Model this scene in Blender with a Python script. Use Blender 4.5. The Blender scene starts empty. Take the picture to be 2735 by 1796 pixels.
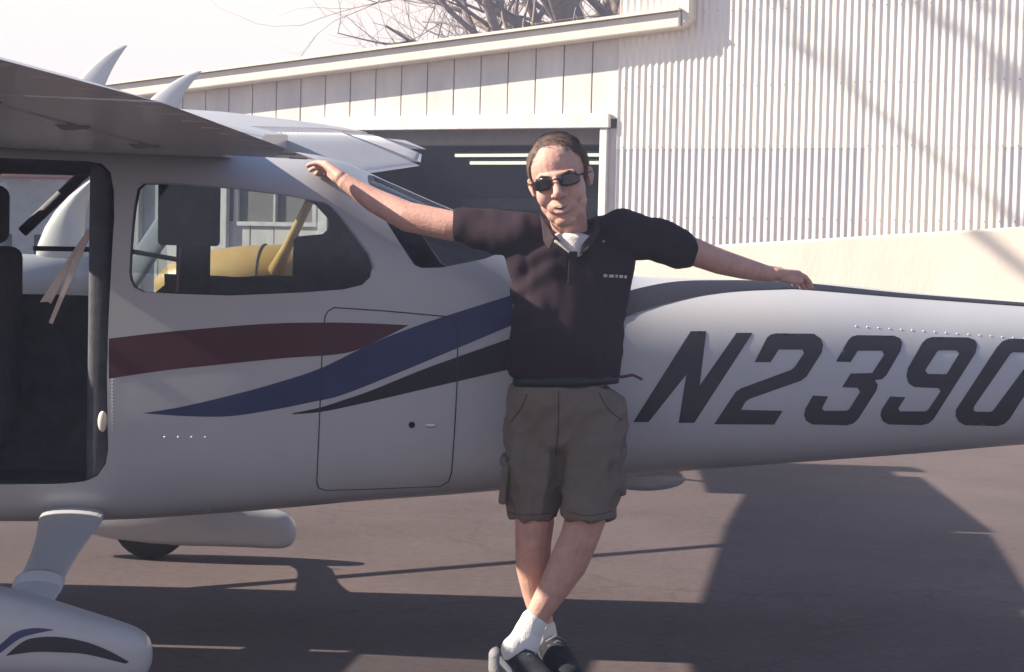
import bpy, bmesh, math, random
from mathutils import Vector, Matrix, noise
from mathutils.bvhtree import BVHTree
from mathutils.geometry import delaunay_2d_cdt
R = math.radians
random.seed(7)
scene = bpy.context.scene
col = scene.collection
# ------------------------------------------------------------------ camera
F = 4840.0
CAM = Vector((0, -6.6, 1.38))
ROT = Matrix.Rotation(R(3.35), 3, 'Z') @ Matrix.Rotation(R(90 - 2.64), 3, 'X') @ Matrix.Rotation(R(1.3), 3, 'Z')
cd = bpy.data.cameras.new('camera'); cam = bpy.data.objects.new('camera', cd); col.objects.link(cam)
cam.matrix_world = Matrix.Translation(CAM) @ ROT.to_4x4()
cd.sensor_width = 36; cd.lens = F / 2735 * 36; cd.clip_end = 2000; cd.clip_start = 0.05
scene.camera = cam
# ------------------------------------------------------------------ light
SUN_EL, SUN_AZ = 31.5, -2.0          # azimuth measured from -X (nose side), positive = behind the aeroplane
w = bpy.data.worlds.new('World'); scene.world = w; w.use_nodes = True
nt = w.node_tree; bg = nt.nodes['Background']
sk = nt.nodes.new('ShaderNodeTexSky'); sk.sky_type = 'NISHITA'; sk.sun_disc = False
sk.sun_elevation = R(SUN_EL); sk.sun_rotation = R(-90 + SUN_AZ); sk.dust_density = .8; sk.air_density = 1.0; sk.ozone_density = 3.0
# pale dust haze that whitens the lowest part of the sky all round the horizon
tcw = nt.nodes.new('ShaderNodeTexCoord'); sx = nt.nodes.new('ShaderNodeSeparateXYZ'); rw = nt.nodes.new('ShaderNodeValToRGB'); mw = nt.nodes.new('ShaderNodeMixRGB')
nt.links.new(tcw.outputs['Generated'], sx.inputs[0]); nt.links.new(sx.outputs[2], rw.inputs[0])
rw.color_ramp.elements[0].position = .165; rw.color_ramp.elements[0].color = (1, 1, 1, 1); rw.color_ramp.elements[1].position = .25; rw.color_ramp.elements[1].color = (0, 0, 0, 1)
nt.links.new(rw.outputs[0], mw.inputs[0]); nt.links.new(sk.outputs[0], mw.inputs[1]); mw.inputs[2].default_value = (7.9, 6.7, 5.45, 1)
nt.links.new(mw.outputs[0], bg.inputs[0]); bg.inputs[1].default_value = 0.066
sd = bpy.data.lights.new('sun', 'SUN'); sd.energy = 5.0; sd.angle = R(0.53); sd.color = (1, .87, .71)
so = bpy.data.objects.new('sun', sd); col.objects.link(so)
sv = Vector((-math.cos(R(SUN_EL)) * math.cos(R(SUN_AZ)), math.cos(R(SUN_EL)) * math.sin(R(SUN_AZ)), math.sin(R(SUN_EL))))
so.rotation_euler = sv.to_track_quat('Z', 'Y').to_euler()
vs = scene.view_settings
scene.display_settings.display_device = 'sRGB'
vs.view_transform = 'Standard'; vs.look = 'None'; vs.gamma = 1; vs.use_curve_mapping = False
vs.exposure = 1.4

# ------------------------------------------------------------------ helpers
def ray(u, v): return ROT @ Vector(((u - 1367.5) / F, -(v - 898) / F, -1))
def at(u, v, Y):
    d = ray(u, v); return CAM + d * ((Y - CAM.y) / d.y)
def atp(u, v, p0, n):
    d = ray(u, v); return CAM + d * ((Vector(p0) - CAM).dot(n) / d.dot(n))

def mat(name, c, rough=.6, metal=0., var=.12, scale=6., bump=0., bscale=60., spec=.5, stretch=None, c2=None, coat=0.):
    m = bpy.data.materials.new(name); m.use_nodes = True
    t = m.node_tree; b = t.nodes['Principled BSDF']
    b.inputs['Roughness'].default_value = rough; b.inputs['Metallic'].default_value = metal
    b.inputs['Specular IOR Level'].default_value = spec
    if coat: b.inputs['Coat Weight'].default_value = coat; b.inputs['Coat Roughness'].default_value = .08
    tc = t.nodes.new('ShaderNodeTexCoord'); mp = t.nodes.new('ShaderNodeMapping')
    t.links.new(tc.outputs['Object'], mp.inputs[0])
    if stretch: mp.inputs['Scale'].default_value = stretch
    n = t.nodes.new('ShaderNodeTexNoise'); n.inputs['Scale'].default_value = scale; n.inputs['Detail'].default_value = 6; n.inputs['Roughness'].default_value = .65
    t.links.new(mp.outputs[0], n.inputs['Vector'])
    r = t.nodes.new('ShaderNodeValToRGB'); r.color_ramp.elements[0].position = .3; r.color_ramp.elements[1].position = .7
    d = c2 if c2 else tuple(x * (1 - var) for x in c)
    e = c if c2 else tuple(min(1, x * (1 + var)) for x in c)
    r.color_ramp.elements[0].color = (*d, 1); r.color_ramp.elements[1].color = (*e, 1)
    t.links.new(n.outputs[0], r.inputs[0]); t.links.new(r.outputs[0], b.inputs['Base Color'])
    if bump:
        n2 = t.nodes.new('ShaderNodeTexNoise'); n2.inputs['Scale'].default_value = bscale; n2.inputs['Detail'].default_value = 5
        t.links.new(mp.outputs[0], n2.inputs['Vector'])
        bp = t.nodes.new('ShaderNodeBump'); bp.inputs['Strength'].default_value = bump; bp.inputs['Distance'].default_value = .02
        t.links.new(n2.outputs[0], bp.inputs['Height']); t.links.new(bp.outputs[0], b.inputs['Normal'])
    return m

def glass(name, tint, refl=.12):
    m = bpy.data.materials.new(name); m.use_nodes = True; t = m.node_tree
    t.nodes.remove(t.nodes['Principled BSDF']); out = t.nodes['Material Output']
    tr = t.nodes.new('ShaderNodeBsdfTransparent'); tr.inputs[0].default_value = (*tint, 1)
    gl = t.nodes.new('ShaderNodeBsdfGlossy'); gl.inputs['Roughness'].default_value = .03
    fr = t.nodes.new('ShaderNodeFresnel'); fr.inputs[0].default_value = 1.4
    mx = t.nodes.new('ShaderNodeMixShader')
    t.links.new(fr.outputs[0], mx.inputs[0]); t.links.new(tr.outputs[0], mx.inputs[1]); t.links.new(gl.outputs[0], mx.inputs[2])
    t.links.new(mx.outputs[0], out.inputs[0]); return m

def emis(name, c, s):
    m = bpy.data.materials.new(name); m.use_nodes = True; b = m.node_tree.nodes['Principled BSDF']
    b.inputs['Base Color'].default_value = (*c, 1); b.inputs['Emission Color'].default_value = (*c, 1); b.inputs['Emission Strength'].default_value = s
    return m

WHITE = mat('white aircraft paint', (.43, .435, .46), .38, var=.04, scale=3, bump=.05, bscale=3, coat=.12)
MAROON = mat('maroon paint', (.062, .013, .024), .5, var=.1, scale=4)
BLUE = mat('blue paint', (.018, .030, .105), .5, var=.1, scale=4)
BLACK = mat('near black paint', (.010, .010, .018), .6, var=.15, scale=8)
LINEM = mat('panel gap', (.05, .05, .06), .7)
TRIM = mat('cabin trim', (.13, .135, .165), .8, var=.2, scale=12, bump=.1)
SEAT = mat('seat cloth', (.075, .08, .10), .9, var=.25, scale=20, bump=.2, bscale=150)
RUBBER = mat('rubber', (.012, .012, .013), .8)
METAL = mat('bare metal', (.5, .5, .5), .3, 1.)
GLASS = glass('window glass', (.8, .83, .84))
BELT = mat('pale webbing', (.6, .5, .46), .8, var=.1, scale=90)

def link(o, parent=None):
    col.objects.link(o)
    if parent: o.parent = parent
    return o
def tagp(o, label=None, cat=None, group=None, kind=None):
    for k, v in (('label', label), ('category', cat), ('group', group), ('kind', kind)):
        if v: o[k] = v
    return o
def empty(name, loc, label, cat, group=None):
    o = bpy.data.objects.new(name, None); o.empty_display_size = .1; o.location = loc; link(o)
    return tagp(o, label, cat, group)
def mk(name, verts, faces, m, parent=None, smooth=False, label=None, flip=False):
    me = bpy.data.meshes.new(name); me.from_pydata([tuple(v) for v in verts], [], faces)
    ms = m if isinstance(m, (list, tuple)) else [m]
    for x in ms: me.materials.append(x)
    bm = bmesh.new(); bm.from_mesh(me); bmesh.ops.recalc_face_normals(bm, faces=bm.faces)
    if smooth:
        for f in bm.faces: f.smooth = True
    bm.to_mesh(me); bm.free()
    o = bpy.data.objects.new(name, me)
    if parent:
        o.parent = parent
        top = parent
        off = Vector((0, 0, 0))
        while top: off += top.location; top = top.parent
        for v in me.vertices: v.co -= off
    col.objects.link(o)
    if label: o['label'] = label
    return o
class MB:
    def __init__(s): s.v = []; s.f = []
    def add(s, vs_, fs):
        n = len(s.v); s.v += [Vector(x) for x in vs_]; s.f += [tuple(i + n for i in f) for f in fs]
    def box(s, a, b):
        x0, y0, z0 = a; x1, y1, z1 = b
        s.add([(x, y, z) for x in (x0, x1) for y in (y0, y1) for z in (z0, z1)], [(0, 1, 3, 2), (4, 6, 7, 5), (0, 4, 5, 1), (2, 3, 7, 6), (0, 2, 6, 4), (1, 5, 7, 3)])
    def obox(s, c, ax, ay, az):     # centre and three half-axis vectors
        c, ax, ay, az = map(Vector, (c, ax, ay, az))
        s.add([c + i * ax + j * ay + k * az for i in (-1, 1) for j in (-1, 1) for k in (-1, 1)], [(0, 1, 3, 2), (4, 6, 7, 5), (0, 4, 5, 1), (2, 3, 7, 6), (0, 2, 6, 4), (1, 5, 7, 3)])
    def rings(s, rs, cap=True):
        n = len(rs[0]); b = len(s.v)
        for r_ in rs: s.v += [Vector(p) for p in r_]
        for i in range(len(rs) - 1):
            for j in range(n):
                k = (j + 1) % n; s.f.append((b + i * n + j, b + i * n + k, b + (i + 1) * n + k, b + (i + 1) * n + j))
        if cap: s.f.append(tuple(b + j for j in range(n))); s.f.append(tuple(b + (len(rs) - 1) * n + j for j in range(n)))
    def tube(s, pts, rad, n=10):
        pts = [Vector(p) for p in pts]
        if not isinstance(rad, (list, tuple)): rad = [rad] * len(pts)
        rs = []; up = Vector((0, 0, 1)); ref = None
        for i, p in enumerate(pts):
            t = (pts[min(i + 1, len(pts) - 1)] - pts[max(i - 1, 0)]).normalized()
            if ref is None: ref = t.orthogonal().normalized()
            a = (ref - t * ref.dot(t)).normalized(); b = t.cross(a); ref = a
            rs.append([p + rad[i] * (math.cos(2 * math.pi * k / n) * a + math.sin(2 * math.pi * k / n) * b) for k in range(n)])
        s.rings(rs)
    def ell(s, c, r_, n=10, m=8):
        rs = []
        for i in range(m + 1):
            th = math.pi * (i + .02) / (m + .04) ; z = math.cos(th); q = math.sin(th)
            rs.append([(c[0] + r_[0] * q * math.cos(2 * math.pi * k / n), c[1] + r_[1] * q * math.sin(2 * math.pi * k / n), c[2] + r_[2] * z) for k in range(n)])
        s.rings(rs)
    def prism(s, poly, n):          # planar polygon (3D points) and extrusion vector
        k = len(poly); n = Vector(n)
        s.v_b = len(s.v); b = len(s.v)
        s.v += [Vector(p) for p in poly] + [Vector(p) + n for p in poly]
        s.f.append(tuple(b + i for i in range(k))); s.f.append(tuple(b + k + i for i in range(k)))
        for i in range(k): j = (i + 1) % k; s.f.append((b + i, b + j, b + k + j, b + k + i))
    def obj(s, name, m, parent=None, smooth=False, label=None): return mk(name, s.v, s.f, m, parent, smooth, label)
def box(name, a, b, m, parent=None, label=None):
    q = MB(); q.box(a, b); return q.obj(name, m, parent, label=label)
def bevel(o, wd=.01, seg=2):
    md = o.modifiers.new('bevel', 'BEVEL'); md.width = wd; md.segments = seg; md.limit_method = 'ANGLE'; md.angle_limit = R(35); return o
def smooth_angle(o, a=35):
    me = o.data
    bm = bmesh.new(); bm.from_mesh(me)
    for f in bm.faces: f.smooth = True
    for e in bm.edges: e.smooth = (not e.is_manifold) or e.calc_face_angle(0) < R(a)
    bm.to_mesh(me); bm.free(); return o
def bake(o):                        # apply modifiers
    dg = bpy.context.evaluated_depsgraph_get(); dg.update()
    me = bpy.data.meshes.new_from_object(o.evaluated_get(dg)); o.modifiers.clear(); old = o.data; o.data = me; bpy.data.meshes.remove(old); return o

# ------------------------------------------------------------------ ground
G = bpy.data.materials.new('worn asphalt'); G.use_nodes = True
t = G.node_tree; b = t.nodes['Principled BSDF']; b.inputs['Roughness'].default_value = .9; b.inputs['Specular IOR Level'].default_value = .25
tc = t.nodes.new('ShaderNodeTexCoord')
def nz(sc, det=8, rough=.6):
    n = t.nodes.new('ShaderNodeTexNoise'); n.inputs['Scale'].default_value = sc; n.inputs['Detail'].default_value = det; n.inputs['Roughness'].default_value = rough
    t.links.new(tc.outputs['Object'], n.inputs['Vector']); return n
big = nz(.7); fine = nz(170, 3, .8)
r1 = t.nodes.new('ShaderNodeValToRGB'); r1.color_ramp.elements[0].position = .3; r1.color_ramp.elements[1].position = .72
r1.color_ramp.elements[0].color = (.084, .066, .068, 1); r1.color_ramp.elements[1].color = (.142, .112, .112, 1)
r2 = t.nodes.new('ShaderNodeValToRGB'); r2.color_ramp.elements[0].position = .3; r2.color_ramp.elements[1].position = .75
r2.color_ramp.elements[0].color = (.62, .62, .64, 1); r2.color_ramp.elements[1].color = (1.3, 1.28, 1.27, 1)
mx = t.nodes.new('ShaderNodeMixRGB'); mx.blend_type = 'MULTIPLY'; mx.inputs[0].default_value = 1
t.links.new(big.outputs[0], r1.inputs[0]); t.links.new(fine.outputs[0], r2.inputs[0])
vo = t.nodes.new('ShaderNodeTexVoronoi'); vo.feature = 'DISTANCE_TO_EDGE'; vo.inputs['Scale'].default_value = .55
wv = nz(2.2, 5, .7); vm = t.nodes.new('ShaderNodeVectorMath'); vm.operation = 'MULTIPLY_ADD'; vm.inputs[1].default_value = (.5, .5, .5)
t.links.new(wv.outputs[1], vm.inputs[0]); t.links.new(tc.outputs['Object'], vm.inputs[2]); t.links.new(vm.outputs[0], vo.inputs['Vector'])
rc = t.nodes.new('ShaderNodeValToRGB'); rc.color_ramp.elements[0].position = .002; rc.color_ramp.elements[1].position = .009; rc.color_ramp.elements[0].color = (.82, .82, .83, 1); rc.color_ramp.elements[1].color = (1, 1, 1, 1)
t.links.new(vo.outputs['Distance'], rc.inputs[0])
mid = nz(22, 6, .75); rm = t.nodes.new('ShaderNodeValToRGB'); rm.color_ramp.elements[0].position = .32; rm.color_ramp.elements[1].position = .68; rm.color_ramp.elements[0].color = (.80, .80, .82, 1); rm.color_ramp.elements[1].color = (1.15, 1.14, 1.13, 1)
t.links.new(mid.outputs[0], rm.inputs[0])
oil = nz(.35, 4, .5); ro = t.nodes.new('ShaderNodeValToRGB'); ro.color_ramp.elements[0].position = .56; ro.color_ramp.elements[1].position = .66; ro.color_ramp.elements[0].color = (1, 1, 1, 1); ro.color_ramp.elements[1].color = (.78, .78, .8, 1)
t.links.new(oil.outputs[0], ro.inputs[0]); prev = r1.outputs[0]
for nd in (rc, rm, ro):
    m3 = t.nodes.new('ShaderNodeMixRGB'); m3.blend_type = 'MULTIPLY'; m3.inputs[0].default_value = 1; t.links.new(prev, m3.inputs[1]); t.links.new(nd.outputs[0], m3.inputs[2]); prev = m3.outputs[0]
t.links.new(prev, mx.inputs[1]); t.links.new(r2.outputs[0], mx.inputs[2]); t.links.new(mx.outputs[0], b.inputs['Base Color'])
bp = t.nodes.new('ShaderNodeBump'); bp.inputs['Strength'].default_value = .35; bp.inputs['Distance'].default_value = .01
t.links.new(fine.outputs[0], bp.inputs['Height']); t.links.new(bp.outputs[0], b.inputs['Normal'])
gr = mk('ground', [(-400, -400, 0), (400, -400, 0), (400, 400, 0), (-400, 400, 0)], [(0, 1, 2, 3)], G)
tagp(gr, kind='structure', label='worn mauve grey asphalt apron')

# ------------------------------------------------------------------ hangar
HB = R(23)
HN = Vector((-math.sin(HB), -math.cos(HB), 0)); HX = Vector((math.cos(HB), -math.sin(HB), 0)); H0 = Vector((1.7, 10.4, 0))
def hp(u, v, off=0.): return atp(u, v, H0 + HN * off, HN)
def hl(u, v):                       # wall coordinates (s along, z)
    p = hp(u, v); return (p - H0).dot(HX), p.z
def hw(s, z, off=0.): return H0 + HX * s + HN * off + Vector((0, 0, z))
SIDING = mat('painted siding', (.80, .74, .66), .7, scale=2.2, bump=.1, bscale=14, stretch=(1, 1, .35), c2=(.56, .53, .50))
TRIMW = mat('weathered white trim', (.84, .80, .74), .6, scale=9, c2=(.6, .57, .53))
CREAM = mat('cream fascia', (.72, .66, .56), .7, var=.08, scale=4)
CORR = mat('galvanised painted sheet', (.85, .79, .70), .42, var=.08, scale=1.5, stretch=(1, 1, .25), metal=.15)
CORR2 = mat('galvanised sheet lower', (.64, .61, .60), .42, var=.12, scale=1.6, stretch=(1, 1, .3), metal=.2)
hang = empty('hangar', hw(0, 0), 'pale metal hangar with white siding gable and dark open bay behind the airplane', 'hangar')
s_edge, _ = hl(1655, 300); s_left, _ = hl(330, 300)
s_jl, _ = hl(885, 500); s_jr, _ = hl(1607, 450)
_, z_lin = hl(1370, 322)
# roofline as two points on the fascia's lower edge
sA, zA = hl(484, 251); sB, zB = hl(1660, 103)
slope = (zB - zA) / (sB - sA)
def zroof(s): return zA + (s - sA) * slope
# siding boards, each a part; over the opening they stop at the lintel, left of it they reach the ground
bw = .307
k = 0
s = s_edge - bw * .95
bounds = [s_edge]
while s > s_left - .1: bounds.append(s); s -= bw
bounds = bounds[::-1]
wins, winz0 = hl(640, 592)[0], hl(640, 592)[1]; wine, winz1 = hl(842, 495)[0], hl(842, 495)[1]
for i in range(len(bounds) - 1):
    a, c = bounds[i] + .006, bounds[i + 1] - .006
    off = .012 + random.uniform(-.002, .002)
    def board(a, c, z0, zt0, zt1):
        q = MB(); q.prism([hw(a, z0, 0), hw(c, z0, 0), hw(c, zt1, 0), hw(a, zt0, 0)], HN * (off + .012)); return bevel(q.obj('siding_board', SIDING, hang), .004, 1)
    if (a + c) / 2 > s_jl: board(a, c, z_lin, zroof(a), zroof(c))
    elif wins < (a + c) / 2 < wine:
        board(a, c, .0, winz0, winz0); board(a, c, winz1, zroof(a), zroof(c))
    else: board(a, c, 0, zroof(a), zroof(c))
# backing + dark box
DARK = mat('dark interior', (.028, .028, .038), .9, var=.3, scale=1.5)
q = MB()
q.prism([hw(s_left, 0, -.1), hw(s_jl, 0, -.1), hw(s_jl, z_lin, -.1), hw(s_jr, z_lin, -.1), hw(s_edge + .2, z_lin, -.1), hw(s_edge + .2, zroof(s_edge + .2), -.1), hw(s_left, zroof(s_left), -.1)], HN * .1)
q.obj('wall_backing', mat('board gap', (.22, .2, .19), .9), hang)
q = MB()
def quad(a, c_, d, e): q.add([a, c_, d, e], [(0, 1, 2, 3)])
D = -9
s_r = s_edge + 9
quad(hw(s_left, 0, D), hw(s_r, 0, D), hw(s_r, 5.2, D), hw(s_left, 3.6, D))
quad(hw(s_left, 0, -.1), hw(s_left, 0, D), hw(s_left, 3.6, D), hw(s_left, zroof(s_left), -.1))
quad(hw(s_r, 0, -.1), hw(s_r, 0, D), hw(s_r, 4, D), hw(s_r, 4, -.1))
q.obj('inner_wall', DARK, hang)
q = MB(); quad(hw(s_left - .3, zroof(s_left) + .02, .0), hw(s_r, 4.2, .0), hw(s_r, 5.2, D), hw(s_left - .3, 3.6, D)); 
rf = q.obj('roof', mat('roof sheet', (.3, .28, .26), .6), hang)
box_floor = MB(); box_floor.prism([hw(s_left, .004, -.12), hw(s_r, .004, -.12), hw(s_r, .004, D + .02), hw(s_left, .004, D + .02)], (0, 0, .004)); box_floor.obj('bay_floor', mat('bay concrete', (.10, .1, .11), .8), hang)
# interior shapes: header track, back beams
q = MB(); zt = hl(1370, 346)[1]; zb_ = hl(1370, 381)[1]
q.prism([hw(s_jl, zb_, -.5), hw(s_jr + .2, zb_, -.5), hw(s_jr + .2, z_lin + .1, -.5), hw(s_jl, z_lin + .1, -.5)], HN * .2)
q.obj('door_track', mat('grey door track', (.27, .25, .24), .8), hang)
q = MB(); a1 = hw(s_jl, 2.02, -4)
q.prism([hw(s_jl - 1, 1.93, -5), hw(s_jr + 1, 1.98, -5), hw(s_jr + 1, 2.12, -5), hw(s_jl - 1, 2.07, -5)], HN * .2)
q.obj('crossbeam', mat('grey beam', (.22, .21, .25), .8), hang)
# lintel and jamb
def tb(name, u0, v0, u1, v1, th, o0=.03, m=TRIMW, par=None):
    a = hl(u0, v0); c = hl(u1, v1); q = MB()
    q.prism([hw(a[0], c[1], o0), hw(c[0], c[1], o0), hw(c[0], a[1], o0), hw(a[0], a[1], o0)], HN * th); return bevel(q.obj(name, m, par or hang), .006, 1)
a = hl(845, 312); c = hl(1636, 315); d = hl(1636, 350); e = hl(845, 342)
q = MB(); zl0 = (a[1] + c[1]) / 2; q.prism([hw(a[0], z_lin - .09, .028), hw(c[0], z_lin - .09, .028), hw(c[0], z_lin + .05, .028), hw(a[0], z_lin + .05, .028)], HN * .06)
bevel(q.obj('lintel', TRIMW, hang), .008, 2)
q = MB(); sj = hl(1618, 600)[0]; q.prism([hw(s_jr, 0, -.02), hw(sj + .02, 0, -.02), hw(sj + .02, z_lin - .092, -.02), hw(s_jr, z_lin - .092, -.02)], HN * .09); bevel(q.obj('door_jamb', TRIMW, hang), .006, 1)
q = MB(); q.prism([hw(s_jl - .12, 0, -.02), hw(s_jl, 0, -.02), hw(s_jl, z_lin - .092, -.02), hw(s_jl - .12, z_lin - .092, -.02)], HN * .09); bevel(q.obj('door_jamb', TRIMW, hang), .006, 1)
q = MB(); q.prism([hw(sj + .022, 0, -.03), hw(s_edge + .03, 0, -.03), hw(s_edge + .03, z_lin - .092, -.03), hw(sj + .022, z_lin - .092, -.03)], HN * .035); q.obj('corner_panel', SIDING, hang)
# posts and window seen through the cabin
for (u0, u1) in ((582, 618), (372, 385)):
    a = hl(u0, 640)[0]; c = hl(u1, 640)[0]; q = MB(); q.prism([hw(a, 0, .03), hw(c, 0, .03), hw(c, 2.35, .03), hw(a, 2.35, .03)], HN * .07); bevel(q.obj('trim_post', TRIMW, hang), .006, 1)
q = MB(); q.prism([hw(wins, winz0, -.03), hw(wine, winz0, -.03), hw(wine, winz1, -.03), hw(wins, winz1, -.03)], HN * .02)
wn = q.obj('window', mat('dark window glass', (.10, .09, .09), .12, var=.5, scale=7), hang)
q = MB(); fw = .045
for (p0, p1, z0, z1) in ((wins - fw, wine + fw, winz0 - fw, winz0), (wins - fw, wine + fw, winz1, winz1 + fw), (wins - fw, wins, winz0, winz1), (wine, wine + fw, winz0, winz1), ((wins + wine) / 2 - .012, (wins + wine) / 2 + .012, winz0, winz1)):
    q.prism([hw(p0, z0, -.01), hw(p1, z0, -.01), hw(p1, z1, -.01), hw(p0, z1, -.01)], HN * .06)
q.obj('frame', TRIMW, wn)
# fascia
def zf(s): return zroof(s)
s0 = hl(300, 262)[0]; s1 = hl(1838, 60)[0]; th = .155
q = MB(); q.prism([hw(s0, zf(s0), .0), hw(s1, zf(s1), .0), hw(s1, zf(s1) + th, .0), hw(s0, zf(s0) + th, .0)], HN * .22); bevel(q.obj('fascia', CREAM, hang), .015, 2)
q = MB(); q.prism([hw(s0, zf(s0) + th + .003, -.1), hw(s1, zf(s1) + th + .003, -.1), hw(s1, zf(s1) + th + .03, -.1), hw(s0, zf(s0) + th + .03, -.1)], HN * .36); q.obj('gutter_edge', CREAM, hang)
q = MB(); q.prism([hw(s1 + .002, zf(s1), .0), hw(s1 + .1, zf(s1) + .08, .0), hw(s1 + .1, zf(s1) + .9, .0), hw(s1 + .002, zf(s1) + .9, .0)], HN * .2); bevel(q.obj('fascia_return', CREAM, hang), .02, 2)
# corrugated sheets (two tiers), shared meshes
PITCH = .0672
def sheet(nr, z0, z1, name):
    n = nr * 10 + 6; v = []; f = []
    for i in range(n + 1):
        x = i * PITCH / 10; y = .0068 * math.cos(2 * math.pi * i / 10)
        v += [(x, -y, z0), (x, -y, z1)]
    for i in range(n): f.append((2 * i, 2 * i + 2, 2 * i + 3, 2 * i + 1))
    me = bpy.data.meshes.new(name); me.from_pydata(v, [], f)
    for p in me.polygons: p.use_smooth = True
    return me
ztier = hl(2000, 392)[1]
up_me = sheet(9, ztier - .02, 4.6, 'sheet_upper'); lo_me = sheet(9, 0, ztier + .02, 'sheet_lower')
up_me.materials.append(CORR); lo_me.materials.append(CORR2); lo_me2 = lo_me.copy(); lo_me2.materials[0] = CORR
ss = s_edge - .01; i = 0
while ss < s_r:
    wob = random.uniform(-.003, .003)
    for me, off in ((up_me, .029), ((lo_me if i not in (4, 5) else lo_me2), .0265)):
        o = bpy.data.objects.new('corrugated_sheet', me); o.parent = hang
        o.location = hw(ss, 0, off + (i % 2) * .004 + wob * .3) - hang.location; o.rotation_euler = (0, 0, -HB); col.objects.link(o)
    ss += 9 * PITCH; i += 1
q = MB()
for zz_ in (1.75, ztier + .0, 3.0, 3.7):
    s_ = s_edge + .02
    while s_ < s_r: q.ell(hw(s_ + PITCH * .5, zz_ + random.uniform(-.006, .006), .036), (.006, .006, .006), 6, 4); s_ += PITCH * 2
o = q.obj('sheet_screws', mat('rusty screws', (.16, .11, .09), .7), hang); o['kind'] = 'stuff'
# left portion of upper wall behind the sheets so nothing shows through
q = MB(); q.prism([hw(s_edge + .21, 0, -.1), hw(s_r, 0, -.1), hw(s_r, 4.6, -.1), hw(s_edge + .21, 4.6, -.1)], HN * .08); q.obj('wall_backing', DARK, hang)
# fluorescent tubes
FL = emis('lit tube', (.95, 1., .78), .4)
for (u0, u1, v, D_) in ((1216, 1900, 416, -2.6), (1256, 1950, 436, -2.2)):
    p0 = atp(u0, v, H0 + HN * D_, HN); p1 = atp(u1, v, H0 + HN * D_, HN); p1.z = p0.z
    q = MB(); q.tube([p0, p1], .018, 8)
    o = q.obj('fluorescent_tube', FL); 
    tagp(o, 'upper of two pale green lit tubes hanging in the dark bay' if v == 416 else 'lower brighter lit tube hanging in the dark bay', 'lamp', 'fluorescent tubes in the bay')
    q = MB(); q.obox((p0 + p1) / 2 + Vector((0, 0, .03)), (p1 - p0) / 2, HN * .05, (0, 0, .01)); q.obj('housing', mat('lamp housing', (.3, .3, .28), .6), o)
# low cream wall
WALLC = mat('cream plaster', (.80, .72, .61), .85, c2=(.66, .58, .49), scale=1.6, stretch=(1, 1, .4), bump=.1, bscale=30)
def cp(u, v, off=1.1): return atp(u, v, H0 + HN * off, HN)
q = MB(); a = cp(1560, 676); c = cp(3300, 572)
q.prism([Vector((a.x, a.y, 0)), Vector((c.x, c.y, 0)), c, a], -HN * .3)
o = bevel(q.obj('low_wall', WALLC), .02, 2); tagp(o, 'smooth cream plastered low wall in front of the corrugated sheets', 'wall')

# ------------------------------------------------------------------ far building and planes seen through the cabin
OR = mat('orange brown trim', (.42, .17, .08), .6)
a = at(-500, 655, 24); c = at(330, 690, 24)
fb = empty('distant_building', (a.x, 24, 0), 'distant white building with orange brown roof trim seen through the cabin door', 'building')
zt_ = at(100, 452, 24).z
box('wall', (a.x, 24, 0), (c.x, 30, zt_ - .15), mat('pale wall', (.55, .52, .5), .8), fb)
box('roof_trim', (a.x - .2, 23.8, zt_ - .148), (c.x + .2, 30.2, zt_ + .06), OR, fb)
box('base_trim', (a.x - .02, 23.96, .62), (c.x + .02, 23.998, .72), OR, fb)
for i in range(4):
    x = a.x + .6 + i * 1.1
    wv = box('window', (x, 23.97, .95), (x + .7, 24.03, 1.5), BLACK, fb)

# ------------------------------------------------------------------ bare trees
BARK = mat('bare bark', (.20, .155, .13), .9, var=.3, scale=8, bump=.3, bscale=25)
def bare_tree(base, h, lean, seed, label, r0=.2, spread=1., kd=3):
    rnd = random.Random(seed); mt = MB(); ml = MB()
    def branch(p, d, r, L, lvl):
        pts = [p]; rr = [r]; n = 5 if lvl < 2 else 4
        for i in range(n):
            d = (d + Vector((rnd.uniform(-1, 1), rnd.uniform(-1, 1), rnd.uniform(-.5, .8))) * (.16 + .05 * lvl)).normalized()
            pts.append(pts[-1] + d * L / n); rr.append(r * (1 - .5 * (i + 1) / n))
        (mt if lvl == 0 else ml).tube(pts, rr, 8 if lvl == 0 else (6 if lvl < 3 else 3))
        if lvl >= 5 or r < .0035 or (lvl >= 3 and not 4.3 < p.z < 7.5): return
        kids = kd if lvl > 0 else 7
        for k in range(kids):
            j = rnd.randint(1 if lvl else 2, n); q_ = pts[j]
            ax = d.orthogonal().normalized(); ax.rotate(Matrix.Rotation(rnd.uniform(0, 6.28), 3, d))
            nd = (d * rnd.uniform(.45, .9) + ax * spread * rnd.uniform(.5, 1.) + Vector((0, 0, .05))).normalized()
            branch(q_, nd, rr[j] * rnd.uniform(.5, .75), L * rnd.uniform(.55, .8), lvl + 1)
    tr = empty('bare_tree', base, label, 'tree', 'bare trees behind the hangar')
    branch(Vector(base), Vector(lean).normalized(), r0, h, 0)
    mt.obj('trunk', BARK, tr, True); o = ml.obj('crown', BARK, tr, True)
def gx(u, Y): p = at(u, 60, Y); return (p.x, Y, 0)
bare_tree(gx(1500, 24), 7.0, (0, 0, 1), 8, 'straight bare tree with a mid thick trunk, left of the thick trunk above the eave', .28, 1.0)
bare_tree(gx(1668, 26), 7.5, (.03, 0, 1), 11, 'thickest bare trunk just left of the corrugated gable', .42, .9)
bare_tree(gx(1790, 23), 7, (.05, 0, 1), 5, 'thin bare tree next to the fascia return', .16, .9)
bare_tree(gx(1420, 26), 5.4, (-.05, 0, 1), 21, 'twiggy bare tree leaning left over the fascia', .24, 1.2, 3)
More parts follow.
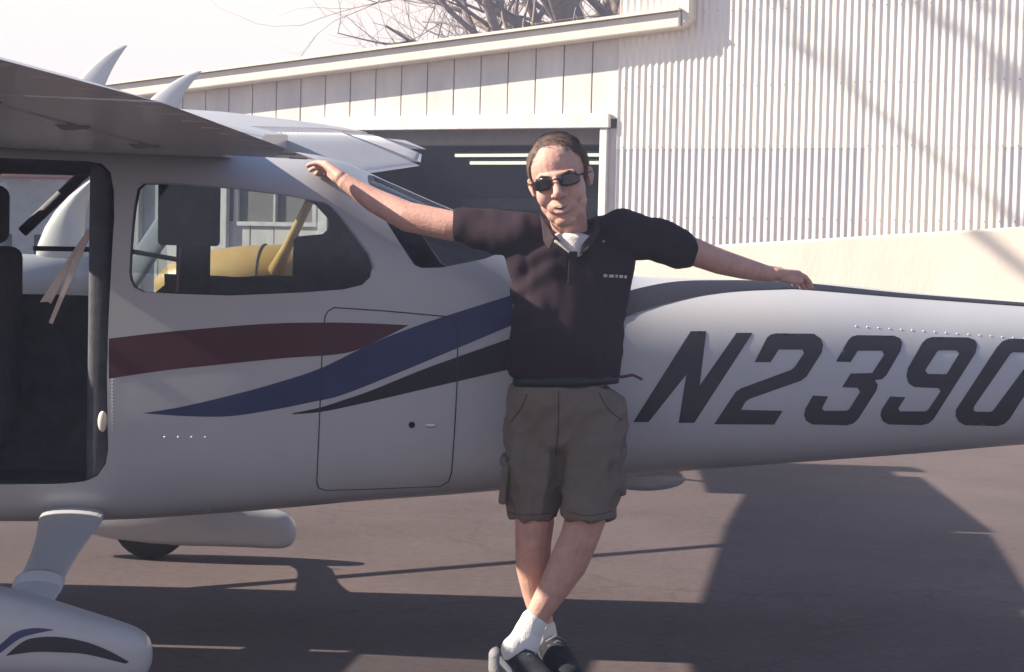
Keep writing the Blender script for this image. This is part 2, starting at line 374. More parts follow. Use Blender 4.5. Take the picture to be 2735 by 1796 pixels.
bare_tree(gx(1560, 29), 5.6, (-.1, 0, 1), 33, 'bare tree with long branches at left of the trunks', .2, 1.3, 4)
bare_tree(gx(1590, 32), 6.4, (.02, 0, 1), 52, 'farthest bare tree filling the gap between the two thick trunks', .15, 1.2, 4)

# tall bare tree out of frame to the left, its limbs throw the slanting shadows on the corrugated sheets
tr = empty('bare_tree', (-11, 7.2, 0), 'tall bare tree standing alone far left of the hangar', 'tree', 'bare trees behind the hangar')
q = MB(); q.tube([(-11, 7.2, 0), (-11.05, 7.2, 5), (-11, 7.2, 9), (-10.9, 7.3, 13.5)], [.3, .25, .2, .08], 10); q.obj('trunk', BARK, tr, True)
q = MB(); rr = random.Random(4)
for (u0, v0, u1, v1, r_) in ((2330, 255, 1960, -60, .05), (2760, 260, 2400, -60, .065), (2700, 60, 2560, -120, .03)):
    w0, w1 = hp(u0, v0, .03), hp(u1, v1, .03); pts = []
    for k in range(9):
        p = w0.lerp(w1, k / 8); t_ = (p.x + 10.9) / -sv.x; pp = p + sv * t_ + Vector((rr.uniform(-.3, .3), rr.uniform(-.02, .02), rr.uniform(-.04, .04))); pts.append(pp)
    q.tube([Vector((-11, 7.25, pts[0].z - 1.2))] + pts, [r_] + [r_ * (1 - .07 * k) for k in range(9)], 7)
    for k in range(1, 9):
        for j in range(3): d_ = Vector((rr.uniform(-.3, .3), rr.uniform(-.1, .6), rr.uniform(-.1, .7))); q.tube([pts[k], pts[k] + d_ * .5, pts[k] + d_ + Vector((0, .05, .1))], [.012, .008, .004], 4)
q.obj('crown', BARK, tr, True)

# ================================================================== AIRPLANE
plane = empty('airplane', (-1.9, 0, 0), 'white high wing light airplane with maroon and blue swooshes and open cabin door', 'airplane')
# fuselage sections: X, z bottom, z top, half width, exponent
SEC = [(-4.62, .66, 1.02, .17, 2.2), (-4.5, .55, 1.10, .33, 2.5), (-4.2, .48, 1.16, .42, 2.8), (-3.8, .43, 1.21, .47, 3.2), (-3.45, .39, 1.27, .50, 3.6), (-3.1, .375, 1.50, .52, 4), (-2.75, .37, 1.70, .53, 4.6),
       (-2.2, .375, 1.742, .53, 5.2), (-1.75, .395, 1.742, .53, 5.2), (-1.35, .43, 1.735, .528, 4.8), (-1.05, .465, 1.705, .52, 4.8), (-.92, .48, 1.655, .51, 4.6), (-.6, .51, 1.525, .485, 4.2), (-.25, .545, 1.40, .45, 3.4), (.1, .59, 1.302, .415, 2.8),
       (.4, .625, 1.300, .385, 2.75), (.7, .655, 1.296, .358, 2.7), (1.05, .69, 1.270, .325, 2.6), (1.45, .735, 1.243, .29, 2.6), (2.2, .80, 1.20, .22, 2.4), (3.0, .90, 1.16, .13, 2.2), (3.6, .97, 1.12, .05, 2)]
def interp(x):
    S = SEC
    if x <= S[0][0]: return S[0][1:]
    if x >= S[-1][0]: return S[-1][1:]
    for i in range(len(S) - 1):
        if S[i][0] <= x <= S[i + 1][0]:
            t_ = (x - S[i][0]) / (S[i + 1][0] - S[i][0])
            h = S[i + 1][0] - S[i][0]
            out = []
            for k in range(1, 5):
                def sl(j):
                    if j <= 0 or j >= len(S) - 1: return 0
                    a_ = (S[j][k] - S[j - 1][k]) / (S[j][0] - S[j - 1][0]); b_ = (S[j + 1][k] - S[j][k]) / (S[j + 1][0] - S[j][0])
                    return 0 if a_ * b_ <= 0 else 2 * a_ * b_ / (a_ + b_)
                m0, m1 = sl(i) * h, sl(i + 1) * h; p0, p1 = S[i][k], S[i + 1][k]
                out.append((2 * t_**3 - 3 * t_**2 + 1) * p0 + (t_**3 - 2 * t_**2 + t_) * m0 + (-2 * t_**3 + 3 * t_**2) * p1 + (t_**3 - t_**2) * m1)
            return out
def fpt(x, a, off=0.):
    zb, zt, wd, n = interp(x); zc = (zb + zt) / 2; h = (zt - zb) / 2 - off; wd -= off
    c_, s_ = math.cos(a), math.sin(a)
    y = wd * math.copysign(abs(c_) ** (2 / n), c_); z = zc + h * math.copysign(abs(s_) ** (2 / n), s_)
    return Vector((x, y, z))
NA = 72
def fring(x, off=0.): return [fpt(x, 2 * math.pi * k / NA + .001, off) for k in range(NA)]
xs = [-4.62 + .06 * i for i in range(137)] + [3.6]
fus_m = MB(); fus_m.rings([fring(x) for x in xs]); 
bvh = BVHTree.FromPolygons([v.copy() for v in fus_m.v], fus_m.f)
fus = fus_m.obj('fuselage', [WHITE, TRIM], plane, True)
inn = MB(); inn.rings([fring(x, .035) for x in [-3.4 + .08 * i for i in range(39)]])
cut = inn.obj('cut', TRIM)
cut.location = -plane.location
def prismY(pts, y0, y1, name='cut'):
    q = MB(); q.prism([(x, y0, z) for x, z in pts], (0, y1 - y0, 0)); o = q.obj(name, TRIM); o.location = -plane.location; return o
def pxz(l, Y): return [(lambda p: (p.x, p.z))(at(u, v, Y)) for u, v in l]
WIN = [(378, 492), (364, 505), (357, 560), (352, 630), (347, 726), (350, 748), (360, 768), (384, 780), (468, 785), (614, 790), (806, 782), (915, 774), (965, 762), (986, 742), (992, 715), (980, 680), (942, 630), (896, 569), (876, 550), (861, 542), (825, 535), (749, 521), (614, 504), (480, 493)]
WINXZ = pxz(WIN, -.52)
DOOR = [(-560, 425), (-500, 415), (-60, 418), (220, 428), (262, 436), (288, 460), (302, 510), (306, 580), (300, 700), (292, 860), (288, 1000), (290, 1200), (282, 1240), (258, 1272), (222, 1290), (150, 1297), (-300, 1297), (-500, 1297), (-560, 1200), (-590, 900)]
DOORXZ = pxz(DOOR, -.52)
REAR = [(958, 452), (1040, 600), (1098, 688), (1112, 708), (1130, 716), (1184, 715), (1295, 692), (1395, 650), (1420, 400), (1000, 300)]
REARXZ = pxz(REAR, -.42)
FARSIDE = pxz([(300, 470), (296, 690), (340, 728), (600, 738), (760, 752), (778, 752), (784, 744), (788, 640), (800, 632), (866, 626), (882, 612), (882, 586), (850, 550), (800, 520), (600, 490)], .52)
FARWIN = [(x, z) for x, z in ((-2.68, 1.2), (-2.62, 1.17), (-1.86, 1.17), (-1.8, 1.22), (-1.82, 1.6), (-1.88, 1.645), (-2.45, 1.645), (-2.52, 1.6))]
SHIELD = [(-3.22, 1.24), (-2.86, 1.24), (-2.80, 1.62), (-2.9, 1.9), (-3.6, 1.9)]
cutters = [cut, prismY(WINXZ, -1, -.2), prismY(FARSIDE, .2, 1), prismY(DOORXZ, -1, -.2), prismY(REARXZ, -1, -.10), prismY(REARXZ, .10, 1), prismY(FARWIN, .2, 1), prismY(SHIELD, -1, 1)]
fus.location = (0, 0, 0)
for c in cutters:
    c.location = (0, 0, 0)
dg = bpy.context.evaluated_depsgraph_get()
# fuselage mesh is stored relative to the plane's origin; move it to world for the cuts
fus.parent = None; fus.location = plane.location
for c in cutters:
    md = fus.modifiers.new('cut', 'BOOLEAN'); md.object = c; md.operation = 'DIFFERENCE'; md.solver = 'EXACT'; md.material_mode = 'TRANSFER'
bake(fus)
for c in cutters: bpy.data.objects.remove(c)
fus.parent = plane; fus.location = (0, 0, 0)
smooth_angle(fus, 30)

def pane(pts, y, name, parent=plane, m=GLASS, th=.004):
    q = MB(); q.prism([(x, y, z) for x, z in pts], (0, th, 0)); return q.obj(name, m, parent)
def grow(pts, d):
    cx = sum(p[0] for p in pts) / len(pts); cz = sum(p[1] for p in pts) / len(pts)
    return [(cx + (x - cx) * (1 + d), cz + (z - cz) * (1 + d)) for x, z in pts]
pane(grow(WINXZ, .02), -.50, 'side_window'); pane(FARSIDE, .490, 'side_window'); pane(grow(FARWIN, .03), .50, 'door_window')
# rear window glass follows the turtle deck
def strip(x0, x1, a0, a1, name, m, nx=10, na=14, off=.012):
    v = []; f = []
    for i in range(nx + 1):
        for j in range(na + 1):
            v.append(fpt(x0 + (x1 - x0) * i / nx, a0 + (a1 - a0) * j / na, off))
    for i in range(nx):
        for j in range(na): k_ = i * (na + 1) + j; f.append((k_, k_ + 1, k_ + na + 2, k_ + na + 1))
    return mk(name, v, f, m, plane, True)
strip(-1.0, -.36, R(28), R(152), 'rear_window', GLASS)
strip(-3.3, -2.78, R(14), R(166), 'windshield', GLASS)

# raycast decals
def cast(u, v, off=.0025):
    d = ray(u, v).normalized(); h = bvh.ray_cast(CAM, d)
    if h[0] is None: return None
    n = h[1]
    if n.dot(d) > 0: n = -n
    return h[0] + n * off
def inside(p, poly):
    c_ = False; x, y = p
    for i in range(len(poly)):
        x1, y1 = poly[i]; x2, y2 = poly[i - 1]
        if (y1 > y) != (y2 > y) and x < (x2 - x1) * (y - y1) / (y2 - y1) + x1: c_ = not c_
    return c_
def rnd_poly(poly, n=1):            # one Chaikin pass keeps corners crisp but not razor sharp
    return poly
def decal(loops, name, m, parent=plane, step=14, label=None, off=.0014):
    pts = []; edges = []
    for lp in loops:
        dense = []
        for i in range(len(lp)):
            a_, b_ = Vector(lp[i]), Vector(lp[(i + 1) % len(lp)]); k_ = max(1, int((b_ - a_).length / step))
            dense += [a_.lerp(b_, j / k_) for j in range(k_)]
        n0 = len(pts); pts += dense; edges += [(n0 + i, n0 + (i + 1) % len(dense)) for i in range(len(dense))]
    x0 = min(p[0] for p in loops[0]); x1 = max(p[0] for p in loops[0]); y0 = min(p[1] for p in loops[0]); y1 = max(p[1] for p in loops[0])
    x = x0 + step / 2
    while x < x1:
        y = y0 + step / 2
        while y < y1:
            if inside((x, y), loops[0]) and not any(inside((x, y), l) for l in loops[1:]): pts.append(Vector((x + random.uniform(-1, 1), y + random.uniform(-1, 1))))
            y += step
        x += step
    vs2, _, fs, *_ = delaunay_2d_cdt([Vector(p) for p in pts], edges, [], 0, 1e-4)
    P = [cast(v.x, v.y, off) for v in vs2]; F2 = []
    for f in fs:
        c_ = sum((vs2[i] for i in f), Vector((0, 0))) / len(f)
        if any(P[i] is None for i in f): continue
        if inside(c_, loops[0]) and not any(inside(c_, l) for l in loops[1:]): F2.append(tuple(f))
    P = [p if p is not None else Vector((0, 0, 0)) for p in P]
    used = sorted({i for f in F2 for i in f}); ix = {k: i for i, k in enumerate(used)}
    return mk(name, [P[i] for i in used], [tuple(ix[i] for i in f) for f in F2], m, parent, True, label)
def crop6(l): return [(1600 + x / 2.0837, 500 + y / 2.084) for x, y in l]
def bez(pts, n=8):                  # Catmull-Rom through points
    out = []
    for i in range(len(pts) - 1):
        p0 = Vector(pts[max(i - 1, 0)]); p1 = Vector(pts[i]); p2 = Vector(pts[i + 1]); p3 = Vector(pts[min(i + 2, len(pts) - 1)])
        for j in range(n):
            t_ = j / n; out.append(tuple(.5 * ((2 * p1) + (-p0 + p2) * t_ + (2 * p0 - 5 * p1 + 4 * p2 - p3) * t_**2 + (-p0 + 3 * p1 - 3 * p2 + p3) * t_**3)))
    out.append(tuple(pts[-1])); return out
decal([bez([(291, 905), (400, 892), (500, 882), (700, 866), (860, 862), (980, 864), (1092, 869)]) + bez([(1092, 869), (1010, 910), (920, 944), (760, 957), (600, 973), (440, 990), (291, 1012)])], 'stripe', MAROON, label='maroon swoosh below the rear side window')
decal([bez([(381, 1104), (480, 1088), (614, 1057), (729, 1026), (856, 984), (1000, 915), (1150, 858), (1370, 788)]) + bez([(1370, 868), (1180, 948), (1050, 1002), (912, 1056), (825, 1076), (729, 1095), (614, 1112), (499, 1112), (381, 1104)])], 'stripe', BLUE, label='blue swoosh crossing the baggage door')
decal([bez([(781, 1104), (850, 1090), (920, 1068), (1000, 1040), (1149, 980), (1370, 902)]) + bez([(1400, 975), (1356, 988), (1149, 1036), (977, 1076), (860, 1100), (781, 1107)])], 'stripe', BLACK, label='dark maroon black lower swoosh')
top = [(1560, 840), (1650, 790), (1739, 765), (1826, 753), (1936, 751), (2018, 752), (2166, 760), (2416, 786), (2735, 811), (2950, 828)]
bot = [(2950, 833), (2735, 819), (2416, 796), (2152, 775), (2080, 774), (1955, 780), (1840, 797), (1696, 838), (1560, 905)]
decal([bez(top) + bez(bot)], 'stripe', BLACK, label='black stripe sweeping up onto the tail ridge', off=.0032)
CH = {
 'N': [[(190, 1308), (510, 803), (597, 803), (560, 1105), (765, 812), (855, 812), (530, 1312), (443, 1312), (485, 1045), (275, 1308)]],
 '2': [[(865, 975), (955, 975), (1000, 905), (1132, 905), (1140, 925), (1090, 1000), (1068, 1018), (790, 1120), (760, 1140), (640, 1320), (975, 1322), (1022, 1245), (790, 1240), (815, 1195), (840, 1178), (1125, 1078), (1155, 1055), (1240, 920), (1247, 880), (1235, 845), (1195, 817), (985, 815), (955, 822), (935, 838)]],
 '3': [[(1318, 972), (1400, 975), (1440, 912), (1575, 912), (1585, 935), (1520, 1035), (1400, 1038), (1352, 1115), (1438, 1118), (1452, 1140), (1392, 1235), (1378, 1245), (1252, 1245), (1240, 1232), (1275, 1165), (1190, 1160), (1148, 1232), (1140, 1270), (1152, 1300), (1185, 1321), (1380, 1326), (1415, 1315), (1442, 1290), (1545, 1130), (1551, 1100), (1535, 1075), (1575, 1070), (1600, 1046), (1678, 912), (1687, 870), (1675, 842), (1640, 828), (1435, 825), (1405, 834), (1385, 855)]],
 '9': [[(1565, 1270), (1578, 1302), (1610, 1321), (1795, 1325), (1835, 1315), (1862, 1290), (2095, 925), (2104, 880), (2092, 852), (2055, 838), (1855, 835), (1822, 845), (1798, 868), (1718, 1010), (1710, 1055), (1722, 1092), (1755, 1114), (1888, 1120), (1900, 1138), (1832, 1238), (1815, 1248), (1675, 1248), (1665, 1232), (1705, 1170), (1620, 1165), (1572, 1238)],
       [(1815, 1020), (1882, 916), (1895, 910), (1990, 910), (2003, 928), (1936, 1038), (1922, 1042), (1830, 1040)]],
 '0': [[(1985, 1240), (1984, 1275), (2000, 1305), (2035, 1325), (2215, 1330), (2255, 1318), (2285, 1290), (2518, 925), (2528, 885), (2512, 858), (2478, 846), (2280, 846), (2245, 858), (2215, 890)],
       [(2086, 1222), (2290, 928), (2305, 920), (2410, 922), (2420, 938), (2195, 1240), (2180, 1250), (2095, 1250), (2084, 1240)]]}
for k_ in 'N2390': decal([crop6(l) for l in CH[k_]], 'registration_character', BLACK, step=12)
# panel lines as thin raised-edge gaps
def pline(pts, name='panel_seam', wd=.0022, parent=plane, m=LINEM, cyc=False):
    dense = bez(pts, 8) if not cyc else pts
    P = [cast(u, v, .0) for u, v in dense]; P = [p for p in P if p]
    q = MB(); q.tube(P, wd, 6); return q.obj(name, m, parent, True)
# baggage door: its own slightly proud panel with seam
bd = [(868, 846), (876, 832), (892, 822), (1040, 832), (1190, 846), (1215, 852), (1222, 870), (1222, 1000), (1214, 1150), (1206, 1262), (1198, 1286), (1176, 1299), (1000, 1306), (870, 1310), (852, 1304), (846, 1290), (852, 1150), (858, 1000), (862, 900)]
bdo = decal([bd], 'baggage_door', WHITE, off=.0007)
pl = [bd[i] for i in range(len(bd))] + [bd[0]]
P = []
for i in range(len(pl) - 1):
    for j in range(6): P.append(cast(pl[i][0] + (pl[i + 1][0] - pl[i][0]) * j / 6, pl[i][1] + (pl[i + 1][1] - pl[i][1]) * j / 6, .0008))
P.append(P[0]); q = MB(); q.tube(P, .0022, 5); q.obj('seam', LINEM, bdo, True)
q = MB(); p = cast(1100, 1135, .004); q.ell(p, (.011, .005, .011), 12, 8); q.obj('latch', RUBBER, bdo, True)
q = MB(); p = cast(1150, 1137, .002); q.ell(p, (.02, .002, .008), 12, 8); q.obj('latch_plate', METAL, bdo, True)
# rivets
q = MB()
for i in range(26): 
    p = cast(2286 + i * 30, 872 + i * 2.2, .0005); 
    if p: q.ell(p, (.0028, .0022, .0028), 6, 4)
for i in range(4):
    p = cast(440 + i * 36, 1168, .0005); q.ell(p, (.004, .003, .004), 6, 4)
for i in range(16):
    p = cast(300, 1015 + i * 9, .0003); q.ell(p, (.002, .002, .002), 6, 4)
o = q.obj('rivets', mat('bright rivets', (.8, .8, .8), .3, .2), plane, True); o['kind'] = 'stuff'
# door frame seal, latch striker
q = MB(); P = []
dl = DOOR[4:16]
for u, v in bez(dl, 6):
    p = cast(u, v, -.004); 
    if p: P.append(p)
q.tube(P, .004, 6); q.obj('door_seal', RUBBER, plane, True)
q = MB(); p = at(274, 1126, -.50); q.ell(p, (.017, .014, .036), 14, 10); q.obj('door_latch', mat('pale latch', (.75, .7, .62), .4), plane, True)
dq = MB(); dq.prism([(-2.80, -.56, .56), (-2.86, -1.50, .56), (-2.86, -1.50, 1.18), (-2.80, -.56, 1.18)], (.04, 0, 0)); dr = dq.obj('cabin_door', WHITE, plane); bevel(dr, .012, 2)
for (y0, z0, y1, z1) in ((-.56, 1.18, -.62, 1.66), (-1.5, 1.18, -1.44, 1.66), (-.56, 1.66, -1.5, 1.62)):
    q = MB(); q.tube([(-2.80, y0, z0), (-2.82, y1, z1)], .025, 8); q.obj('door_frame', WHITE, dr, True)
q = MB(); q.prism([(-2.80, -.60, 1.17), (-2.83, -1.47, 1.17), (-2.83, -1.45, 1.62), (-2.80, -.62, 1.64)], (.004, 0, 0)); q.obj('door_window', GLASS, dr)
# belly fairing and underside bulge
q = MB(); c0 = at(1730, 1296, -.0)
q.ell((c0.x - .02, .05, .565), (.16, .05, .05), 16, 10); q.obj('belly_fairing', WHITE, plane, True)

# ---------------------------------------------------------------- wing
def foil(t_, up):                   # thickness ordinate and camber of a 12 per cent section (chord = 1)
    x = max(0, min(1, t_)); y = .6 * (.2969 * math.sqrt(x) - .126 * x - .3516 * x * x + .2843 * x**3 - .1036 * x**4)
    cm = (.02 / .16 * (.8 * x - x * x)) if x < .4 else .02 / .36 * (.2 + .8 * x - x * x)
    return cm + (y if up else -y * .8)
def chord(y):                       # LE x, TE x, LE z, TE z at span |y|
    s_ = 1 if y > 0 else -1; a_ = abs(y)
    zz = .03 * a_ + (.035 if y > 0 else .02) * y
    tp = max(0, (a_ - 2.6) / 2.85)
    return -2.62 + .10 * tp, -1.02 - .31 * tp, (1.80 if y > 0 else 1.775) + zz, (1.715 if y > 0 else 1.672) + zz
def wpt(y, t_, up):
    lx, tx, lz, tz = chord(y); c_ = tx - lx; return Vector((lx + c_ * t_, y, lz + (tz - lz) * t_ + foil(t_, up) * c_))
def wring(y, t0, t1, n=12):
    ts = [t0 + (t1 - t0) * (i / n) ** 1.6 for i in range(n + 1)] if t0 == 0 else [t0 + (t1 - t0) * i / n for i in range(n + 1)]
    up = [wpt(y, t_, True) for t_ in ts]; lo = [wpt(y, t_, False) for t_ in ts]
    return up + lo[::-1][0 if t1 < 1 else 1:][: len(lo) - (1 if t0 == 0 else 0) - (0 if t1 < 1 else 1)]
def droop(r_, y, ang, hinge=.70):
    h = wpt(y, hinge, False); m_ = Matrix.Rotation(R(ang), 3, 'Y')
    return [h + m_ @ (p - h) for p in r_]
def spans(a_, b_, n): return [a_ + (b_ - a_) * i / n for i in range(n + 1)]
for sg in (-1, 1):
    q = MB(); q.rings([wring(sg * y, 0, .70) for y in spans(.30, 5.25, 22)]); wg = q.obj('wing', WHITE, plane); smooth_angle(wg, 40)
    wg['label'] = 'near wing reaching over the camera side' if sg < 0 else 'far wing seen beyond the cabin roof'
    q = MB(); q.rings([droop(wring(sg * y, .712 if sg > 0 else .722, 1), sg * y, 9 if sg > 0 else .5) for y in spans(.60, 2.62, 10)]); fl = q.obj('flap', WHITE, wg); smooth_angle(fl, 40)
    q = MB(); q.rings([droop(wring(sg * y, .735, 1), sg * y, 7 if sg > 0 else .5) for y in spans(2.66, 5.0, 10)]); al = q.obj('aileron', WHITE, wg); smooth_angle(al, 40)
    # beads on the control surfaces
    for par, y0, y1, ang, h0 in ((fl, .64, 2.6, 9, .72), (al, 2.7, 4.98, 7, .745)):
        q = MB(); y = y0
        while y < y1:
            for up in ((True, False) if sg > 0 else (False,)):
                pp = droop([wpt(sg * y, t_, up) for t_ in (h0 + .02 if sg > 0 else .95, .975, .988)], sg * y, ang if sg > 0 else .5); q.tube(pp, .003 if sg > 0 else .0035, 5)
            y += .098 if sg > 0 else .21
        o = q.obj('bead', WHITE, par, True); o['kind'] = 'stuff'
    if sg < 0:
        for yb in (1.02, 1.76, 2.47):
            p = wpt(-yb, .70, False); q = MB(); q.prism([p + Vector((-.05, 0, .01)), p + Vector((-.02, 0, -.014)), p + Vector((.05, 0, -.010)), p + Vector((.07, 0, .01))], (0, .03, 0)); bevel(q.obj('hinge_bracket', mat('dark bracket', (.18, .18, .2), .6), wg), .004, 2)
        q = MB()
        for t_ in (.06, .30, .66):
            y = .65
            while y < 5: q.ell(wpt(-y, t_, False), (.004, .004, .0022), 6, 4); y += .045
        for yr_ in (.66, 1.25, 1.85, 2.45, 3.05, 3.7, 4.3):
            t_ = .08
            while t_ < .68: q.ell(wpt(-yr_, t_, False), (.004, .004, .0022), 6, 4); t_ += .028
        o = q.obj('wing_rivets', WHITE, wg, True); o['kind'] = 'stuff'
    # tip cap
    rs = []
    for i in range(6):
        a_ = i / 5; y = sg * (5.02 + .30 * a_); r_ = wring(y, 0, 1)
        cx = sum(p.x for p in r_) / len(r_); cz = sum(p.z for p in r_) / len(r_); k_ = math.sqrt(max(.02, 1 - a_ * a_ * .95))
        rs.append([Vector((cx + (p.x - cx) * (.75 + .25 * k_) - .0, p.y, cz + (p.z - cz) * k_)) for p in r_])
    rs = [[p + Vector((0, sg * .232 if 0 else 0, 0)) for p in r_] for r_ in rs]
    q = MB(); q.rings([[Vector((p.x, p.y + sg * .24, p.z)) for p in r_] for r_ in rs]); tc_ = q.obj('wing_tip', WHITE, wg); smooth_angle(tc_, 40)
    # lift strut
    def aero(p0, p1, ch, th):
        p0, p1 = Vector(p0), Vector(p1); q = MB(); rs = []
        for t_ in (0, .5, 1):
            c_ = p0.lerp(p1, t_); rs.append([c_ + Vector((ch * math.cos(2 * math.pi * k / 12), 0, th * math.sin(2 * math.pi * k / 12))) for k in range(12)])
        q.rings(rs); return q
    aero((-2.45, sg * .50, .46), wpt(sg * 2.35, .38, False), .065, .02).obj('wing_strut', WHITE, plane, True)
# centre section over the cabin
q = MB(); q.rings([wring(y, 0, .80) for y in spans(-.62, .62, 8)]); cs = q.obj('centre_section', WHITE, plane); smooth_angle(cs, 40)
# blade antennas on the roof
for (ub, vb, ut, vt, Yb) in ((225, 228, 333, 122, .1), (425, 262, 532, 190, -.1)):
    a_ = at(ub, vb, Yb); c_ = at(ut, vt, Yb); base = Vector((a_.x, Yb, a_.z)); tip = Vector((c_.x, Yb, c_.z))
    zr = 1.86; base.z -= .05; q = MB(); rs = []
    d_ = tip - base
    for i in range(9):
        t_ = i / 8; cx = base.x + d_.x * (t_ ** 1.35); cz = base.z + d_.z * (1 - (1 - t_) ** 1.15); wd = .060 * (1 - t_) ** .75 + .010; th = .012 * (1 - t_) + .003
        rs.append([Vector((cx + wd * math.cos(2 * math.pi * k / 14), base.y + th * math.sin(2 * math.pi * k / 14), cz)) for k in range(14)])
    q.rings(rs); o = q.obj('antenna', WHITE, plane, True)
# ---------------------------------------------------------------- gear
def pant(sg):
    Y = sg * 1.23; rs = []
    prof = [(-2.50, .20, .015, .015), (-2.46, .205, .05, .04), (-2.38, .21, .09, .07), (-2.22, .215, .135, .10), (-2.02, .205, .145, .115), (-1.82, .192, .13, .11), (-1.64, .168, .104, .09), (-1.50, .148, .088, .074), (-1.43, .138, .078, .06), (-1.395, .135, .055, .042), (-1.385, .135, .01, .008)]
    for x, zc, h, wd in prof:
        rs.append([Vector((x, Y + wd * math.copysign(abs(math.cos(a_)) ** .6, math.cos(a_)), zc + h * math.copysign(abs(math.sin(a_)) ** .75, math.sin(a_)))) for a_ in [2 * math.pi * k / 32 for k in range(32)]])
    q = MB(); q.rings(rs); pn = q.obj('wheel_pant', WHITE, plane, True)
    md = pn.modifiers.new('s', 'SUBSURF'); md.levels = 1; md.render_levels = 1; bake(pn)
    q = MB(); q.rings([[Vector((-2.03 + r_ * math.cos(2 * math.pi * k / 32), Y + dy, .165 + r_ * math.sin(2 * math.pi * k / 32))) for k in range(32)] for dy, r_ in ((-.065, .13), (-.055, .158), (-.03, .165), (.03, .165), (.055, .158), (.065, .13))]); q.obj('tyre', RUBBER, pn, True)
    return pn
pn_n = pant(-1); pn_f = pant(1)
pn_n['label'] = 'near wheel fairing with blue and near black arcs'
def gear(sg):
    pts = []
    A_ = [(205, 1352, -.42, .14), (175, 1420, -.62, .095), (140, 1490, -.85, .075), (105, 1560, -1.08, .07), (70, 1625, -1.2, .09)]
    rs = []
    for u, v, Y, wd in A_:
        p = at(u, v, Y); rs.append([Vector((p.x + wd * math.cos(2 * math.pi * k / 20), -sg * p.y + 0, p.z + .022 * math.sin(2 * math.pi * k / 20))) for k in range(20)])
    q = MB(); q.rings(rs); o = q.obj('gear_leg', WHITE, plane, True); md = o.modifiers.new('s', 'SUBSURF'); md.levels = 2; md.render_levels = 2; bake(o)
    p = at(102, 1562, -1.08); q = MB(); rs = []
    for dz, k2 in ((.02, 1.0), (.012, 1.12), (-.012, 1.12), (-.02, 1.0)):
        rs.append([Vector((p.x + .072 * k2 * math.cos(2 * math.pi * k / 20) - dz * -.2, -sg * (p.y + dz * .7), p.z + dz + .026 * k2 * math.sin(2 * math.pi * k / 20))) for k in range(20)])
    q.rings(rs); q.obj('leg_cuff', WHITE, o, True)
gear(1); gear(-1)
# arcs on the near pant (raycast on the pant)
pbv = BVHTree.FromPolygons([v.co + plane.location for v in pn_n.data.vertices], [tuple(p.vertices) for p in pn_n.data.polygons])
bvh_f = bvh; bvh = pbv
decal([bez([(15, 1752), (60, 1715), (100, 1703), (160, 1702), (230, 1715), (290, 1738), (345, 1768)]) + bez([(335, 1773), (230, 1748), (160, 1743), (90, 1742), (15, 1752)])], 'arc_stripe', BLACK, parent=pn_n, step=8)
decal([bez([(-60, 1760), (0, 1722), (40, 1690), (90, 1678), (142, 1682)]) + bez([(142, 1684), (90, 1694), (50, 1708), (0, 1745), (-60, 1790)])], 'arc_stripe', BLUE, parent=pn_n, step=8)
bvh = bvh_f
# nose gear, spinner, propeller
q = MB(); q.tube([(-4.1, 0, .5), (-4.15, 0, .2)], .035, 12); ng = q.obj('nose_gear', WHITE, plane, True)
q = MB(); q.rings([[Vector((-4.15 + r_ * math.cos(2 * math.pi * k / 24), dy, .15 + r_ * math.sin(2 * math.pi * k / 24))) for k in range(24)] for dy, r_ in ((-.055, .12), (-.04, .15), (.04, .15), (.055, .12))]); q.obj('tyre', RUBBER, ng, True)
q = MB(); q.rings([[Vector((x, r_ * math.cos(2 * math.pi * k / 24), .84 + r_ * math.sin(2 * math.pi * k / 24))) for k in range(24)] for x, r_ in ((-4.6, .15), (-4.75, .14), (-4.88, .10), (-4.95, .02))]); sp_ = q.obj('spinner', WHITE, plane, True)
q = MB()
for sg in (-1, 1): q.rings([[Vector((-4.7 + .02 * math.cos(a_), sg * y + 0 * a_, .84 + sg * y * .35 + wd * math.sin(a_))) for a_ in [2 * math.pi * k / 10 for k in range(10)]] for y, wd in ((.08, .04), (.3, .075), (.6, .07), (.88, .03))])
q.obj('propeller', METAL, plane, True)
# tail
def slab(name, sec, m=WHITE, par=plane):
    rs = []
    for (lx, tx, y, z, th, vert) in sec:
        r_ = []
        for k in range(20):
            a_ = 2 * math.pi * k / 20; xx = (lx + tx) / 2 + (tx - lx) / 2 * math.cos(a_); tt = th * math.sin(a_)
            r_.append(Vector((xx, y + (tt if vert else 0), z + (0 if vert else tt))))
        rs.append(r_)
    q = MB(); q.rings(rs); return q.obj(name, m, par, True)
slab('fin', [(2.1, 3.35, 0, 1.15, .03, 1), (2.9, 3.5, 0, 1.6, .035, 1), (3.3, 3.75, 0, 2.3, .02, 1)])
slab('rudder', [(3.36, 3.75, 0, 1.0, .025, 1), (3.52, 3.95, 0, 1.6, .025, 1), (3.77, 4.1, 0, 2.3, .015, 1)])
for sg in (-1, 1):
    slab('stabilizer', [(2.75, 3.4, sg * .05, 1.05, .03, 0), (2.95, 3.4, sg * 1.6, 1.07, .02, 0)])
    slab('elevator', [(3.41, 3.75, sg * .12, 1.05, .02, 0), (3.41, 3.7, sg * 1.62, 1.07, .015, 0)])
# ---------------------------------------------------------------- cabin interior
box('cabin_floor', (-3.3, -.40, .455), (-1.4, .40, .48), TRIM, plane)
def seat(x, y, parts_px=None):
    pass
